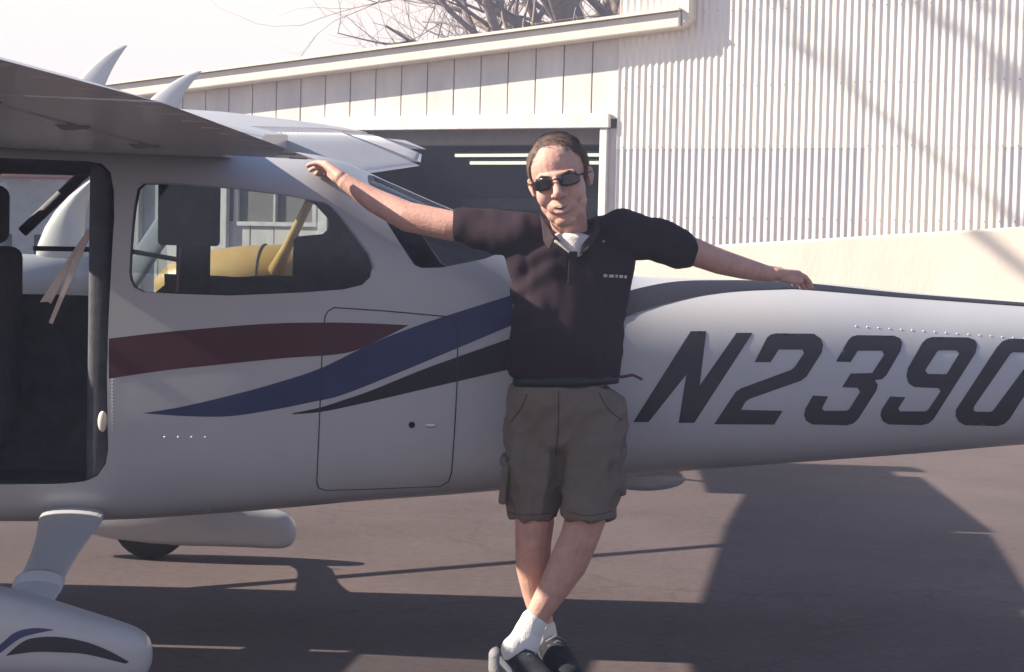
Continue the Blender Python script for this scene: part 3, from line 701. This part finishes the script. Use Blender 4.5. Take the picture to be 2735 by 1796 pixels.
# front seats
def cushion(name, a, b, par, r_=.04):
    o = box(name, a, b, SEAT, par); md = bevel(o, r_, 4); bake(o)
    for p in o.data.polygons: p.use_smooth = True
    return o
for sg in (-1, 1):
    sh = -.16 if sg < 0 else -.34
    st = cushion('front_seat', (-2.55 + sh, sg * .25 - .2, .62), (-2.05 + sh, sg * .25 + .2, .76), plane)
    cushion('backrest', (-2.16 + sh, sg * .25 - .2, .72), (-2.02 + sh, sg * .25 + .2, 1.36), st)
    cushion('headrest', (-2.16 + sh, sg * .25 - .14, 1.37), (-2.05 + sh, sg * .25 + .14, 1.58), st)
st = cushion('rear_seat', (-1.55, -.45, .62), (-1.1, .45, .76), plane)
cushion('backrest', (-1.42, -.45, .74), (-1.12, .45, 1.27), st, .06)
for Yh in (-.24, .24):
    a_ = at(430, 655, Yh); c_ = at(582, 500, Yh) if Yh < 0 else at(560, 510, Yh)
    if Yh < 0:
        cushion('headrest', (a_.x, Yh - .06, a_.z), (c_.x, Yh + .06, c_.z + .03), st, .015)
        p0 = at(478, 700, Yh); p1 = at(555, 700, Yh); cushion('headrest_post', (p0.x, Yh - .05, 1.2), (p1.x, Yh + .05, a_.z + .01), st, .01)
# white belts hanging inside the door
q = MB(); Yb = -.38
q.prism([at(106, 808, Yb), at(128, 806, Yb), at(136, 812, Yb), at(230, 622, Yb), at(222, 630, Yb)], (0, .004, 0)); q.obj('seat_belt', BELT, plane)
q = MB(); q.prism([at(130, 862, Yb - .03), at(140, 866, Yb - .03), at(230, 655, Yb - .03), at(255, 598, Yb - .03), at(228, 618, Yb - .03)], (0, .004, 0)); q.obj('seat_belt', BELT, plane)
q = MB(); q.prism([at(468, 780, -.46), at(476, 780, -.46), at(484, 665, -.46), at(479, 660, -.46)], (0, .004, 0)); q.obj('seat_belt', mat('pink webbing', (.35, .25, .27), .8), plane)
# diagonal post in the far door window and aft bulkhead curve
q = MB(); q.tube([at(60, 620, .5), at(250, 440, .5)], .022, 8); q.obj('cabin_brace', TRIM, plane, True)
q = MB(); q.tube([at(90, 664, .5), at(330, 668, .5), at(480, 695, .5)], .010, 8); q.obj('window_rail', TRIM, plane, True)
cushion('cabin_pillar', (-1.83, -.46, .5), (-1.74, -.36, 1.66), plane, .03)

# ================================================================== parked planes beyond
YEL = mat('yellow paint', (.62, .41, .14), .4, var=.06, scale=3)
yp = empty('yellow_airplane', (-2.2, 5.2, 0), 'yellow airplane parked beyond, seen through the rear side window', 'airplane')
YY = 5.2
def yx(u, v): p = at(u, v, YY - .3); return p.x, p.z
xl, zl_ = yx(500, 700); xr, zr_ = yx(780, 755); _, ztop = yx(700, 676); _, zbot = yx(700, 800)
rs = []
for x, zc, h, wd in ((xl - .28, 1.12, .04, .04), (xl - .2, 1.13, .12, .14), (xl, 1.15, .19, .24), (xl + .3, 1.17, .215, .3), (xr, 1.18, .225, .32), (xr + .8, 1.15, .3, .32), (xr + 1.2, 1.1, .2, .2), (xr + 1.9, 1.08, .1, .08)):
    rs.append([Vector((x, YY + wd * math.cos(2 * math.pi * k / 24), zc + h * math.sin(2 * math.pi * k / 24))) for k in range(24)])
yr = Matrix.Rotation(R(62), 3, 'Z'); pv = Vector((xr, YY, 0))
for r_ in rs[5:]:
    for p in r_: p.xyz = pv + yr @ (p - pv)
q = MB(); q.rings(rs); yf = q.obj('fuselage', YEL, yp, True)
q = MB(); x_, _z = yx(683, 700)
q.rings([[Vector((x_ + d_, YY + .311 * math.cos(2 * math.pi * k / 24), 1.175 + .226 * math.sin(2 * math.pi * k / 24))) for k in range(24)] for d_ in (-.006, .006)]); q.obj('cowl_seam', LINEM, yf, True)
p0 = at(737, 722, YY - .3); p1 = at(826, 540, YY - .9)
q = MB(); q.tube([p0, p0.lerp(p1, .35), p1], [.05, .032, .026], 10); q.obj('wing_strut', YEL, yp, True)
q = MB(); q.rings([[Vector((p1.x - .3 + .3 * math.cos(a_), y, p1.z + .2 + .04 * math.sin(a_))) for a_ in [2 * math.pi * k / 20 for k in range(20)]] for y in (YY - 1.3, YY + 1.0)]); q.obj('wing', YEL, yp, True)
for sg in (-1, 1):
    q = MB(); q.tube([(xl + .3, YY + sg * .2, 1.0), (xl + .2, YY + sg * .7, .28)], .03, 8); lg = q.obj('gear_leg', YEL, yp, True)
    q = MB(); q.rings([[Vector((xl + .2 + r_ * math.cos(2 * math.pi * k / 24), YY + sg * .75 + dy, .25 + r_ * math.sin(2 * math.pi * k / 24))) for k in range(24)] for dy, r_ in ((-.05, .2), (-.035, .25), (.035, .25), (.05, .2))]); q.obj('tyre', RUBBER, lg, True)
wp = empty('white_airplane', (-6.6, 9, 0), 'white airplane tail parked far beyond, seen through the open cabin door', 'airplane')
YW = 9.0
rs = []
tailpts = [((92, 705), (240, 705)), ((100, 660), (232, 655)), ((120, 618), (226, 600)), ((148, 575), (228, 555)), ((185, 535), (238, 515)), ((230, 495), (262, 485)), ((258, 474), (275, 470))]
for (l_, r_) in tailpts:
    a_ = at(*l_, YW); c_ = at(*r_, YW)
    rs.append([Vector(((a_.x + c_.x) / 2 + (c_.x - a_.x) / 2 * math.cos(2 * math.pi * k / 24), YW + .09 * math.sin(2 * math.pi * k / 24), a_.z + (c_.z - a_.z) * .5)) for k in range(24)])
q = MB(); q.rings(rs); q.obj('fin', mat('white far paint', (.7, .69, .66), .4, var=.03), wp, True)
a_ = at(60, 745, YW); q = MB()
q.rings([[Vector((x, YW + wd * math.cos(2 * math.pi * k / 24), zc + h * math.sin(2 * math.pi * k / 24))) for k in range(24)] for x, zc, h, wd in ((a_.x - 4.2, .95, .1, .1), (a_.x - 4, .95, .3, .3), (a_.x - 2.2, 1.0, .45, .45), (a_.x, 1.05, .22, .25), (a_.x + 1.0, 1.12, .13, .08))]); q.obj('fuselage', WHITE, wp, True)
q = MB(); q.tube([(a_.x - 2, YW + .3, .7), (a_.x - 2, YW + .9, .2)], .03, 8); lg = q.obj('gear_leg', METAL, wp, True)
q = MB(); q.tube([(a_.x - 2, YW - .3, .7), (a_.x - 2, YW - .9, .2)], .03, 8); lg = q.obj('gear_leg', METAL, wp, True)

# ================================================================== PERSON
SKIN = mat('skin', (.58, .345, .275), .6, scale=26, bump=.12, bscale=110, c2=(.47, .25, .20), spec=.35)
SHIRT = mat('dark brown black polo cloth', (.024, .014, .021), .95, var=.25, scale=5, bump=.08, bscale=300, spec=.2)
SHORT = mat('khaki cloth', (.165, .132, .108), .95, var=.12, scale=6, bump=.12, bscale=320, spec=.2)
HAIR = mat('short brown hair', (.095, .055, .038), .75, var=.35, scale=60, bump=.15, bscale=160, stretch=(1, 1, .3))
SOCK = mat('white sock', (.72, .70, .68), .9, var=.04, scale=30, bump=.3, bscale=200)
SHOE = mat('dark trainer', (.022, .024, .034), .9, var=.4, scale=25, bump=.3, bscale=160, spec=.2)
SHOEG = mat('grey trainer panel', (.16, .16, .18), .85, spec=.2)
LENS = mat('dark lens', (.01, .01, .012), .08)
man = empty('person', (-.2, -.8, 0), 'man in dark polo and khaki shorts leaning on the airplane with both arms spread', 'person')
def V3(p): return Vector(p)
def chain(q, pts, step=.16, n=16, m=10):
    # pts: (Vector, r or (rx,ry,rz))
    P = [(Vector(p), (r_, r_, r_) if not isinstance(r_, (tuple, list)) else r_) for p, r_ in pts]
    for i in range(len(P) - 1):
        (a_, ra), (b_, rb) = P[i], P[i + 1]; L = (b_ - a_).length; k_ = max(1, int(L / (min(min(ra), min(rb)) * step)))
        for j in range(k_): t_ = j / k_; q.ell(a_.lerp(b_, t_), tuple(x + (y - x) * t_ for x, y in zip(ra, rb)), n, m)
    q.ell(P[-1][0], P[-1][1], n, m)
def blob(q, name, m, parent, vox, sm=3, disp=None):
    o = q.obj(name, m); md = o.modifiers.new('r', 'REMESH'); md.mode = 'VOXEL'; md.voxel_size = vox; md.use_smooth_shade = True
    if sm: md = o.modifiers.new('s', 'SMOOTH'); md.iterations = sm; md.factor = .5
    bake(o)
    if disp:
        me = o.data; nr = [v.normal.copy() for v in me.vertices]
        for v, n_ in zip(me.vertices, nr): v.co += n_ * disp(v.co)
    for p in o.data.polygons: p.use_smooth = True
    off = parent.location.copy(); pp = parent.parent
    while pp: off += pp.location; pp = pp.parent
    for v in o.data.vertices: v.co -= off
    o.parent = parent; return o
# head frame
HC = at(1496, 482, -.84); HS = 1.25
tilt = R(-12.5)
HM = Matrix.Translation(HC) @ Matrix.Rotation(tilt, 4, 'Y') @ Matrix.Rotation(R(-5), 4, 'Z') @ Matrix.Rotation(R(4), 4, 'X') @ Matrix.Scale(HS, 4)
def hv(x, y, z): return HM @ Vector((x, y, z))
hq = MB()
def he(c, r_): 
    t0 = MB(); t0.ell(c, r_, 20, 14); hq.add([HM @ v for v in t0.v], t0.f)
def hch(pts, step=.4):
    t0 = MB(); chain(t0, [(Vector(p), r_) for p, r_ in pts], step); hq.add([HM @ v for v in t0.v], t0.f)
he((0, .018, .034), (.0745, .094, .080)); he((0, -.022, .035), (.064, .062, .068)); he((0, -.026, -.02), (.0635, .062, .076)); he((0, -.022, -.055), (.0600, .060, .048)); he((0, -.060, -.098), (.028, .022, .019)); he((0, -.040, -.078), (.048, .042, .033))
he((0, -.078, .016), (.050, .014, .010))
for s_ in (-1, 1):
    he((s_ * .034, -.064, -.032), (.026, .020, .030)); he((s_ * .032, -.074, .018), (.022, .012, .007))
    hch([((s_ * .072, .008, .018), .006), ((s_ * .080, .018, .014), .0055), ((s_ * .081, .020, -.004), .0055), ((s_ * .073, .008, -.024), .006)]); he((s_ * .073, .012, -.002), (.005, .014, .020))
    he((s_ * .0125, -.096, -.034), (.0085, .010, .007))
hch([((0, -.086, .012), .008), ((0, -.098, -.010), .0095), ((0, -.112, -.030), .0125)])
he((0, -.068, -.060), (.040, .026, .026))
hch([((-.029, -.078, -.056), .0035), ((-.015, -.090, -.0595), .0055), ((0, -.094, -.0605), .005), ((.015, -.090, -.0595), .0055), ((.029, -.078, -.056), .0035)])
hch([((-.025, -.080, -.063), .0035), ((-.012, -.089, -.0745), .006), ((0, -.091, -.077), .0065), ((.012, -.089, -.0745), .006), ((.025, -.080, -.063), .0035)])
# neck + arms + legs of the continuous body
bq = MB(); bq.add(hq.v, hq.f)
nk = at(1528, 640, -.76)
chain(bq, [(hv(0, .015, -.06), .062), (at(1524, 622, -.755), .058), (at(1532, 665, -.735), .072), (at(1530, 760, -.72), (.12, .075, .1)), (at(1520, 900, -.71), (.13, .08, .12)), (at(1510, 1060, -.71), (.13, .08, .1))])
LSH = at(1385, 628, -.74); RSH = at(1655, 622, -.72)
# viewer-left arm: shoulder, elbow, wrist
a1 = at(1205, 604, -.68); a2 = at(1090, 580, -.64); a3 = at(1000, 536, -.59); a4 = at(925, 488, -.555)
chain(bq, [(at(1510, 690, -.72), .05), (LSH, .054), (at(1290, 612, -.70), .048), (a1, .050), (a2, .050), (a3, .041), (a4, .028)])
# viewer-right arm
b1 = at(1850, 672, -.66); b2 = at(1925, 700, -.63); b3 = at(1990, 718, -.58); b4 = at(2050, 732, -.52)
chain(bq, [(at(1530, 690, -.72), .05), (RSH, .054), (at(1760, 640, -.69), .050), (b1, .046), (b2, .042), (b3, .036), (b4, .028)])
def hand(wrist, knuck, updir, fl, spread_v, thumb_dir):
    wrist, knuck = Vector(wrist), Vector(knuck); d_ = (knuck - wrist).normalized(); sv_ = Vector(spread_v).normalized(); sv_ = (sv_ - d_ * sv_.dot(d_)).normalized(); up = sv_.cross(d_); 
    if up.dot(Vector(updir)) < 0: up = -up
    L = (knuck - wrist).length
    chain(bq, [(wrist, .029), (wrist.lerp(knuck, .5), .024)], .4)
    for k_ in (-1.5, -.5, .5, 1.5): chain(bq, [(wrist.lerp(knuck, .2) + sv_ * k_ * .012, .021), (knuck + sv_ * k_ * .022, .0145)], .4)
    for k_, ln in zip((-1.5, -.5, .5, 1.5), (.9, 1.0, .96, .78)):
        p = knuck + sv_ * k_ * .022; q_ = d_.copy(); r_ = .0105
        pts = [(p, .0125)]
        for j, bend in enumerate((18, 24, 20)):
            q_ = (Matrix.Rotation(R(bend) * (1 if sv_.cross(q_).dot(up) < 0 else -1), 3, sv_) @ q_); q_ = (q_ + sv_ * k_ * .03).normalized()
            p = p + q_ * fl * ln * (.45, .32, .23)[j]; pts.append((p, r_ - .001 * j))
        chain(bq, pts, .4)
    tb_ = wrist.lerp(knuck, .3); td = Vector(thumb_dir).normalized()
    chain(bq, [(tb_, .018), (tb_ + (td * .8 + d_ * .4) * .035, .015), (tb_ + (td * .7 + d_ * .7) * .068, .0115), (tb_ + (td * .55 + d_ * .95) * .088, .0105)], .4)
k1 = at(882, 450, -.52)
hand(a4, k1 + Vector((0, .035, -.004)), (.5, -.3, .9), .088, (-.25, .95, .1), (.1, -.9, -.45))
k2 = at(2112, 742, -.455)
hand(b4, k2 + Vector((0, 0, .012)), (0, -.2, 1), .085, (.1, 1, .0), (.5, -.8, -.5))
# legs
hipL = at(1430, 1110, -.74); hipR = at(1590, 1110, -.72)
chain(bq, [(hipL, .075), (at(1425, 1270, -.76), .066), (at(1428, 1395, -.78), .064), (at(1424, 1450, -.77), .059), (at(1424, 1510, -.75), .058), (at(1432, 1580, -.74), .047), (at(1446, 1650, -.74), .037), (at(1456, 1712, -.74), .038)])
chain(bq, [(hipR, .075), (at(1582, 1270, -.80), .068), (at(1565, 1380, -.85), .066), (at(1548, 1435, -.86), .062), (at(1520, 1500, -.86), .062), (at(1480, 1570, -.87), .050), (at(1440, 1635, -.88), .039), (at(1412, 1690, -.89), .036)])
body = blob(bq, 'body', SKIN, man, .0032, 8)
# teeth / mouth
def hobj(t0, name, m, par=None, sm=True):
    return mk(name, [HM @ v for v in t0.v], t0.f, m, par or man, sm)
t0 = MB(); chain(t0, [((-.028, -.0796, -.0545), .0021), ((-.019, -.0880, -.0600), .0030), ((0, -.0950, -.0655), .0040), ((.019, -.0880, -.0600), .0030), ((.028, -.0796, -.0545), .0021)], .3); hobj(t0, 'mouth', mat('mouth shadow', (.09, .03, .03), .6), body)
t0 = MB(); chain(t0, [((-.015, -.0920, -.0610), .0020), ((0, -.0972, -.0640), .0026), ((.015, -.0920, -.0610), .0020)], .4); hobj(t0, 'teeth', mat('teeth', (.34, .30, .27), .5), body)
for s_ in (-1, 1): t0 = MB(); chain(t0, [((s_ * .016, -.089, .0155), .0028), ((s_ * .034, -.088, .020), .0032), ((s_ * .050, -.074, .015), .0024)], .4); hobj(t0, 'eyebrow', HAIR, body)
# sunglasses
t0 = MB()
for s_ in (-1, 1):
    rs = []
    for dy, kk in ((.0, .05), (0, .4), (0, .75), (0, 1.0), (.003, 1.0), (.003, .5), (.003, .05)):
        r_ = []
        for k_ in range(28):
            a_ = 2 * math.pi * k_ / 28; x = kk * .0255 * math.copysign(abs(math.cos(a_)) ** .75, math.cos(a_)); z = kk * .0155 * math.copysign(abs(math.sin(a_)) ** .8, math.sin(a_))
            xx = s_ * .034 + x; r_.append(Vector((xx, -.1045 + dy + .030 * (abs(xx) / .06) ** 2, .0005 + z - .002 * abs(x) / .03)))
        rs.append(r_)
    t0.rings(rs)
gl = hobj(t0, 'sunglasses', LENS)
t0 = MB(); t0.tube([(-.009, -.1045, .006), (0, -.107, .008), (.009, -.1045, .006)], .0022, 8); hobj(t0, 'bridge', BLACK, gl)
for s_ in (-1, 1): t0 = MB(); t0.tube([(s_ * .060, -.074, .006), (s_ * .076, -.05, .006), (s_ * .082, .01, .006)], .0024, 8); hobj(t0, 'temple', BLACK, gl)
# hair cap
t0 = MB(); v = []; f = []; NU, NV = 96, 64
def hk(u_, v_):
    th = math.pi * v_; ph = 2 * math.pi * u_
    d_ = Vector((math.sin(th) * math.cos(ph), math.sin(th) * math.sin(ph), math.cos(th)))
    p = Vector((d_.x * .0770, .018 + d_.y * .0960, .036 + d_.z * .0850))
    p += d_ * .0025 * noise.noise(p * 60)
    return p
for j in range(NV + 1):
    for i in range(NU): v.append(hk(i / NU, max(.002, j / NV * .78)))
def keep(p):
    fl_ = .083 - .010 * math.cos(p.x / .04 * 1.57) * 1  # front hairline height
    wob = .005 * noise.noise(p * 45)
    if p.y < -.028: return p.z > .083 + wob + .004 * math.cos(p.x * 70) + (-.03 * min(1, max(0, abs(p.x) - .04) / .03))
    if p.y < .0: return p.z > -.012 + wob + max(0, (-p.y - .012)) * 4.5
    return p.z > -.02 - p.y * .45 + wob
for j in range(NV):
    for i in range(NU):
        k_ = (i + 1) % NU; ff = (j * NU + i, j * NU + k_, (j + 1) * NU + k_, (j + 1) * NU + i)
        if keep(sum((v[x] for x in ff), Vector((0, 0, 0))) / 4): f.append(ff)
t0.add(v, f); ho = hobj(t0, 'hair', HAIR)
md = ho.modifiers.new('s', 'SOLIDIFY'); md.thickness = .003; md.offset = -1
t0 = MB(); rh = random.Random(3); cnt = 0
while cnt < 7000:
    p = hk(rh.random(), math.acos(1 - 2 * rh.random() * .83) / math.pi * .998)
    if not keep(p + Vector((0, 0, rh.uniform(-.010, .006)))): continue
    n_ = (p - Vector((0, .018, .036))).normalized(); dn = Vector((rh.uniform(-.12, .12) + .5, -.45, .05)) if p.z > .085 else Vector((rh.uniform(-.1, .1), .35, -.75)); dn = (dn - n_ * dn.dot(n_)).normalized()
    sd2 = n_.cross(dn) * .0007; L_ = rh.uniform(.010, .022); a0 = p - n_ * .001; a1_ = a0 + dn * L_ * .5 + n_ * .0022; a2_ = a0 + dn * L_ + n_ * rh.uniform(.001, .0038)
    t0.add([a0 - sd2, a0 + sd2, a1_ + sd2, a1_ - sd2, a2_], [(0, 1, 2, 3), (3, 2, 4)]); cnt += 1
hs = hobj(t0, 'hair_strands', HAIR, ho, False); hs['kind'] = 'stuff'
# polo shirt
sq = MB()
chain(sq, [(at(1520, 640, -.745), (.085, .075, .05)), (at(1520, 690, -.735), (.165, .105, .075)), (at(1525, 760, -.73), (.178, .115, .10)), (at(1520, 850, -.725), (.182, .122, .10)), (at(1513, 930, -.725), (.186, .128, .09)), (at(1505, 978, -.72), (.190, .132, .045)), (at(1507, 1004, -.72), (.184, .130, .022))], .12, 24, 12)
chain(sq, [(at(1500, 640, -.74), .05), (at(1400, 618, -.74), .062), (LSH, .075), (at(1300, 617, -.70), .068), (at(1250, 608, -.69), .063), (at(1222, 604, -.68), (.030, .058, .060))], .12, 20, 12)
chain(sq, [(at(1560, 640, -.73), .05), (at(1630, 615, -.72), .062), (RSH, .078), (at(1750, 640, -.69), .070), (at(1815, 664, -.67), .062), (at(1845, 674, -.665), (.028, .055, .052))], .12, 20, 12)
chain(sq, [(at(1400, 680, -.73), .065), (at(1430, 790, -.73), .075)], .3, 16, 10); chain(sq, [(at(1640, 680, -.72), .065), (at(1625, 790, -.72), .07)], .3, 16, 10)
def folds(p, sc=1.):
    q_ = Vector((p.x * 9 + p.z * 4, p.y * 6, p.z * 5 - p.x * 5)); r_ = Vector((p.x * 24, p.y * 14, p.z * 10 + p.x * 9))
    
    a_ = abs(p.x + .19); rad = math.sin(60 * (p.z - 1.50) + 26 * a_ + 5 * noise.noise(p * 5)) * .0032 * max(0, min(1, (1.50 - p.z) * 6)) * max(0, min(1, (p.z - 1.02) * 6))
    return (.011 * noise.noise(q_) + .0055 * noise.noise(r_)) * sc + rad
shirt = blob(sq, 'polo_shirt', SHIRT, man, .006, 4, folds)
# collar, placket, undershirt, logo
CW = mat('collar cloth', (.032, .018, .024), .9, var=.2, scale=20, bump=.2, bscale=240)
q = MB()
def fan(px, Y, th=.012):
    q.prism([at(u, v, y) for (u, v), y in zip(px, Y)], (0, -th, 0))
fan([(1443, 572), (1452, 645), (1468, 668), (1482, 640), (1500, 648), (1470, 612)], [-.80, -.86, -.875, -.868, -.87, -.84])
fan([(1596, 566), (1602, 620), (1572, 668), (1545, 682), (1552, 655), (1582, 622)], [-.79, -.85, -.868, -.872, -.866, -.85])
o = q.obj('collar', CW, shirt); bevel(o, .004, 2)
q = MB(); q.prism([at(1520, 672, -.862), at(1542, 672, -.862), at(1538, 760, -.868), at(1516, 760, -.868)], (0, -.006, 0)); bevel(q.obj('placket', SHIRT, shirt), .002, 1)
q = MB(); c_ = at(1538, 662, -.80); chain(q, [(at(1524, 640, -.79), (.07, .065, .025)), (at(1532, 656, -.80), (.045, .062, .025)), (at(1540, 676, -.815), (.02, .05, .015))], .3)
blob(q, 'undershirt', SOCK, man, .005, 2)
q = MB()
for (u0, u1, v_) in ((1612, 1622, 737), (1627, 1640, 738), (1644, 1650, 738), (1654, 1664, 739), (1668, 1674, 740)):
    q.obox(at((u0 + u1) / 2, v_, -.853), ((u1 - u0) / 2 / 835, 0, 0), (0, .003, 0), (0, 0, .0045))
q.obj('chest_badge', mat('pale stitching', (.45, .42, .42), .8), shirt)
# shorts
kq = MB()
chain(kq, [(at(1508, 1034, -.725), (.176, .125, .022)), (at(1508, 1080, -.725), (.200, .13, .07)), (at(1512, 1130, -.73), (.205, .13, .07)), (at(1512, 1170, -.735), (.19, .125, .06))], .12, 24, 12)
chain(kq, [(at(1425, 1150, -.74), (.108, .10, .1)), (at(1425, 1240, -.75), (.104, .102, .08)), (at(1424, 1320, -.76), (.096, .098, .06)), (at(1424, 1378, -.77), (.082, .09, .02))], .12, 20, 12)
chain(kq, [(at(1590, 1150, -.73), (.115, .10, .1)), (at(1585, 1240, -.79), (.102, .108, .08)), (at(1578, 1320, -.83), (.094, .112, .06)), (at(1572, 1378, -.855), (.087, .11, .02))], .12, 20, 12)
def pleat(p):
    def rg(v_): return 1 - abs(noise.noise(v_)) * 2.6
    c_ = abs(p.x + .19); cr = math.exp(-((c_ * .5 + (p.z - .86)) / .035) ** 2) * .012 * max(0, 1 - c_ * 6)
    return .011 * rg(Vector((p.x * 12 + 3, p.y * 9, p.z * 3.4))) - .006 + .009 * rg(Vector((p.x * 7 + p.z * 8, p.y * 8 + 5, p.z * 11 - p.x * 9))) - .005 - cr
shorts = blob(kq, 'shorts', SHORT, man, .006, 3, pleat)
for (u, v_, sgn) in ((1349, 1285, -1), (1660, 1262, 1)):
    q = MB(); c_ = at(u, v_, -.77); q.obox(c_, (.012, 0, sgn * .002), (0, .06, 0), (sgn * -.006, 0, .07)); o = bevel(q.obj('cargo_pocket', SHORT, shorts), .010, 3)
    q = MB(); q.obox(c_ + Vector((sgn * .004, 0, .07)), (.012, 0, 0), (0, .062, 0), (0, 0, .016)); bevel(q.obj('pocket_flap', SHORT, shorts), .008, 2)
sb = BVHTree.FromPolygons([v.co + shorts.parent.location for v in shorts.data.vertices], [tuple(p.vertices) for p in shorts.data.polygons])
def cloth_line(pts, nm, m, rad=.0022):
    P = []
    for u, v in bez(pts, 8):
        h = sb.ray_cast(CAM, ray(u, v).normalized())
        if h[0] is not None: P.append(h[0] - ray(u, v).normalized() * .0005)
    if len(P) > 3: q = MB(); q.tube(P, rad, 5); q.obj(nm, m, shorts, True)
SEAM = mat('seam shadow', (.07, .055, .05), .95)
cloth_line([(1492, 1045), (1492, 1110), (1489, 1170), (1484, 1215)], 'fly_seam', SEAM)
cloth_line([(1408, 1052), (1392, 1090), (1362, 1130)], 'pocket_seam', SEAM); cloth_line([(1600, 1050), (1622, 1090), (1660, 1122)], 'pocket_seam', SEAM)
cloth_line([(1352, 1366), (1400, 1376), (1470, 1372)], 'hem_seam', SEAM, .0016); cloth_line([(1512, 1366), (1570, 1378), (1636, 1366)], 'hem_seam', SEAM, .0016)
q = MB(); rs = []
for z_ in (at(1508, 1008, -.85).z, at(1508, 1034, -.85).z):
    rs.append([Vector((at(1508, 1026, -.85).x + .173 * math.cos(a_), -.725 + .124 * math.sin(a_), z_ - .03 * math.cos(a_) * -.3)) for a_ in [2 * math.pi * k / 40 for k in range(40)]])
q.rings(rs, cap=True); q.obj('belt', BLACK, man, True)
q = MB(); q.tube([at(1655, 1008, -.83), at(1690, 1002, -.84), at(1716, 1014, -.845)], .005, 6); q.obj('belt_cord', MAROON, man, True)
# socks + shoes
q = MB(); chain(q, [(at(1425, 1660, -.885), .043), (at(1410, 1692, -.89), .047), (at(1398, 1722, -.90), .052), (at(1372, 1735, -.93), .042)], .3); blob(q, 'sock', SOCK, man, .004, 2, lambda p: .0012 * noise.noise(Vector((p.x * 90, p.y * 90, p.z * 12))))
q = MB(); chain(q, [(at(1452, 1682, -.74), .042), (at(1456, 1735, -.74), .046)], .3); blob(q, 'sock', SOCK, man, .004, 2, lambda p: .0012 * noise.noise(Vector((p.x * 90, p.y * 90, p.z * 12))))
def shoe(heel, toe, label):
    heel, toe = Vector(heel), Vector(toe); q = MB()
    chain(q, [(heel + Vector((0, 0, .075)), (.05, .05, .06)), (heel.lerp(toe, .35) + Vector((0, 0, .080)), (.052, .052, .062)), (heel.lerp(toe, .7) + Vector((0, 0, .062)), (.056, .056, .048)), (toe + Vector((0, 0, .048)), (.05, .05, .040))], .25, 18, 12)
    o = blob(q, 'shoe', SHOE, man, .004, 2); o['label'] = label
    q = MB(); chain(q, [(heel + Vector((0, 0, .012)), (.052, .052, .012)), (heel.lerp(toe, .6) + Vector((0, 0, .012)), (.055, .055, .012)), (toe + Vector((0, 0, .014)), (.052, .052, .013))], .6, 18, 8); q2 = blob(q, 'sole', SHOEG, o, .004, 1)
    q = MB(); d_ = (toe - heel).normalized(); sd_ = d_.cross(Vector((0, 0, 1)))
    chain(q, [(toe + d_ * .006 + Vector((0, 0, .04)), (.042, .042, .03))], .5, 16, 10); 
    for j in range(4):
        c_ = heel.lerp(toe, .38 + .1 * j) + Vector((0, 0, .142 - .012 * j)); q.tube([c_ - sd_ * .032 + Vector((0, 0, -.014)), c_ + Vector((0, 0, .003)), c_ + sd_ * .032 + Vector((0, 0, -.014))], .0055, 6)
    q.obj('toe_cap', SHOEG, o, True)
    for sg in (-1, 1):
        q = MB(); c_ = heel.lerp(toe, .38) + sd_ * sg * .047 + Vector((0, 0, .075)); q.obox(c_, d_ * .05 + Vector((0, 0, -.012)), sd_ * .007, (0, 0, .014)); bevel(q.obj('side_panel', SHOEG, o), .006, 2)
    return o
h1 = at(1352, 1800, -.87); so_ = shoe((h1.x, -.84, 0), (h1.x + .13, -1.07, 0), 'front shoe crossed over, with pale grey heel tab')
q = MB(); c_ = at(1326, 1775, -.86); chain(q, [(c_ + Vector((.0, 0, .03)), (.026, .040, .026)), (c_ + Vector((.004, 0, -.01)), (.030, .044, .035)), (c_ + Vector((.012, 0, -.05)), (.030, .046, .03))], .3, 16, 10)
q.obj('heel_tab', mat('pale grey suede', (.36, .34, .35), .9, bump=.3, bscale=120), so_, True)
h2 = at(1462, 1800, -.74); shoe((h2.x, -.72, 0), (h2.x + .07, -.93, 0), 'rear shoe half hidden')

# added bluish volume that imitates a faded, veiled look
q = MB(); q.box((-420, -420, -1), (420, 420, 15.5))
hm = bpy.data.materials.new('added veil'); hm.use_nodes = True; t = hm.node_tree
for n in list(t.nodes):
    if n.type != 'OUTPUT_MATERIAL': t.nodes.remove(n)
pv_ = t.nodes.new('ShaderNodeVolumePrincipled'); pv_.inputs['Color'].default_value = (.62, .70, 1.0, 1); pv_.inputs['Density'].default_value = .0050; pv_.inputs['Anisotropy'].default_value = .0
t.links.new(pv_.outputs[0], t.nodes['Material Output'].inputs['Volume'])
hz = q.obj('added_haze', hm); hz['kind'] = 'stuff'; hz['label'] = 'thin bluish veil added over the whole apron to lift dark tones'
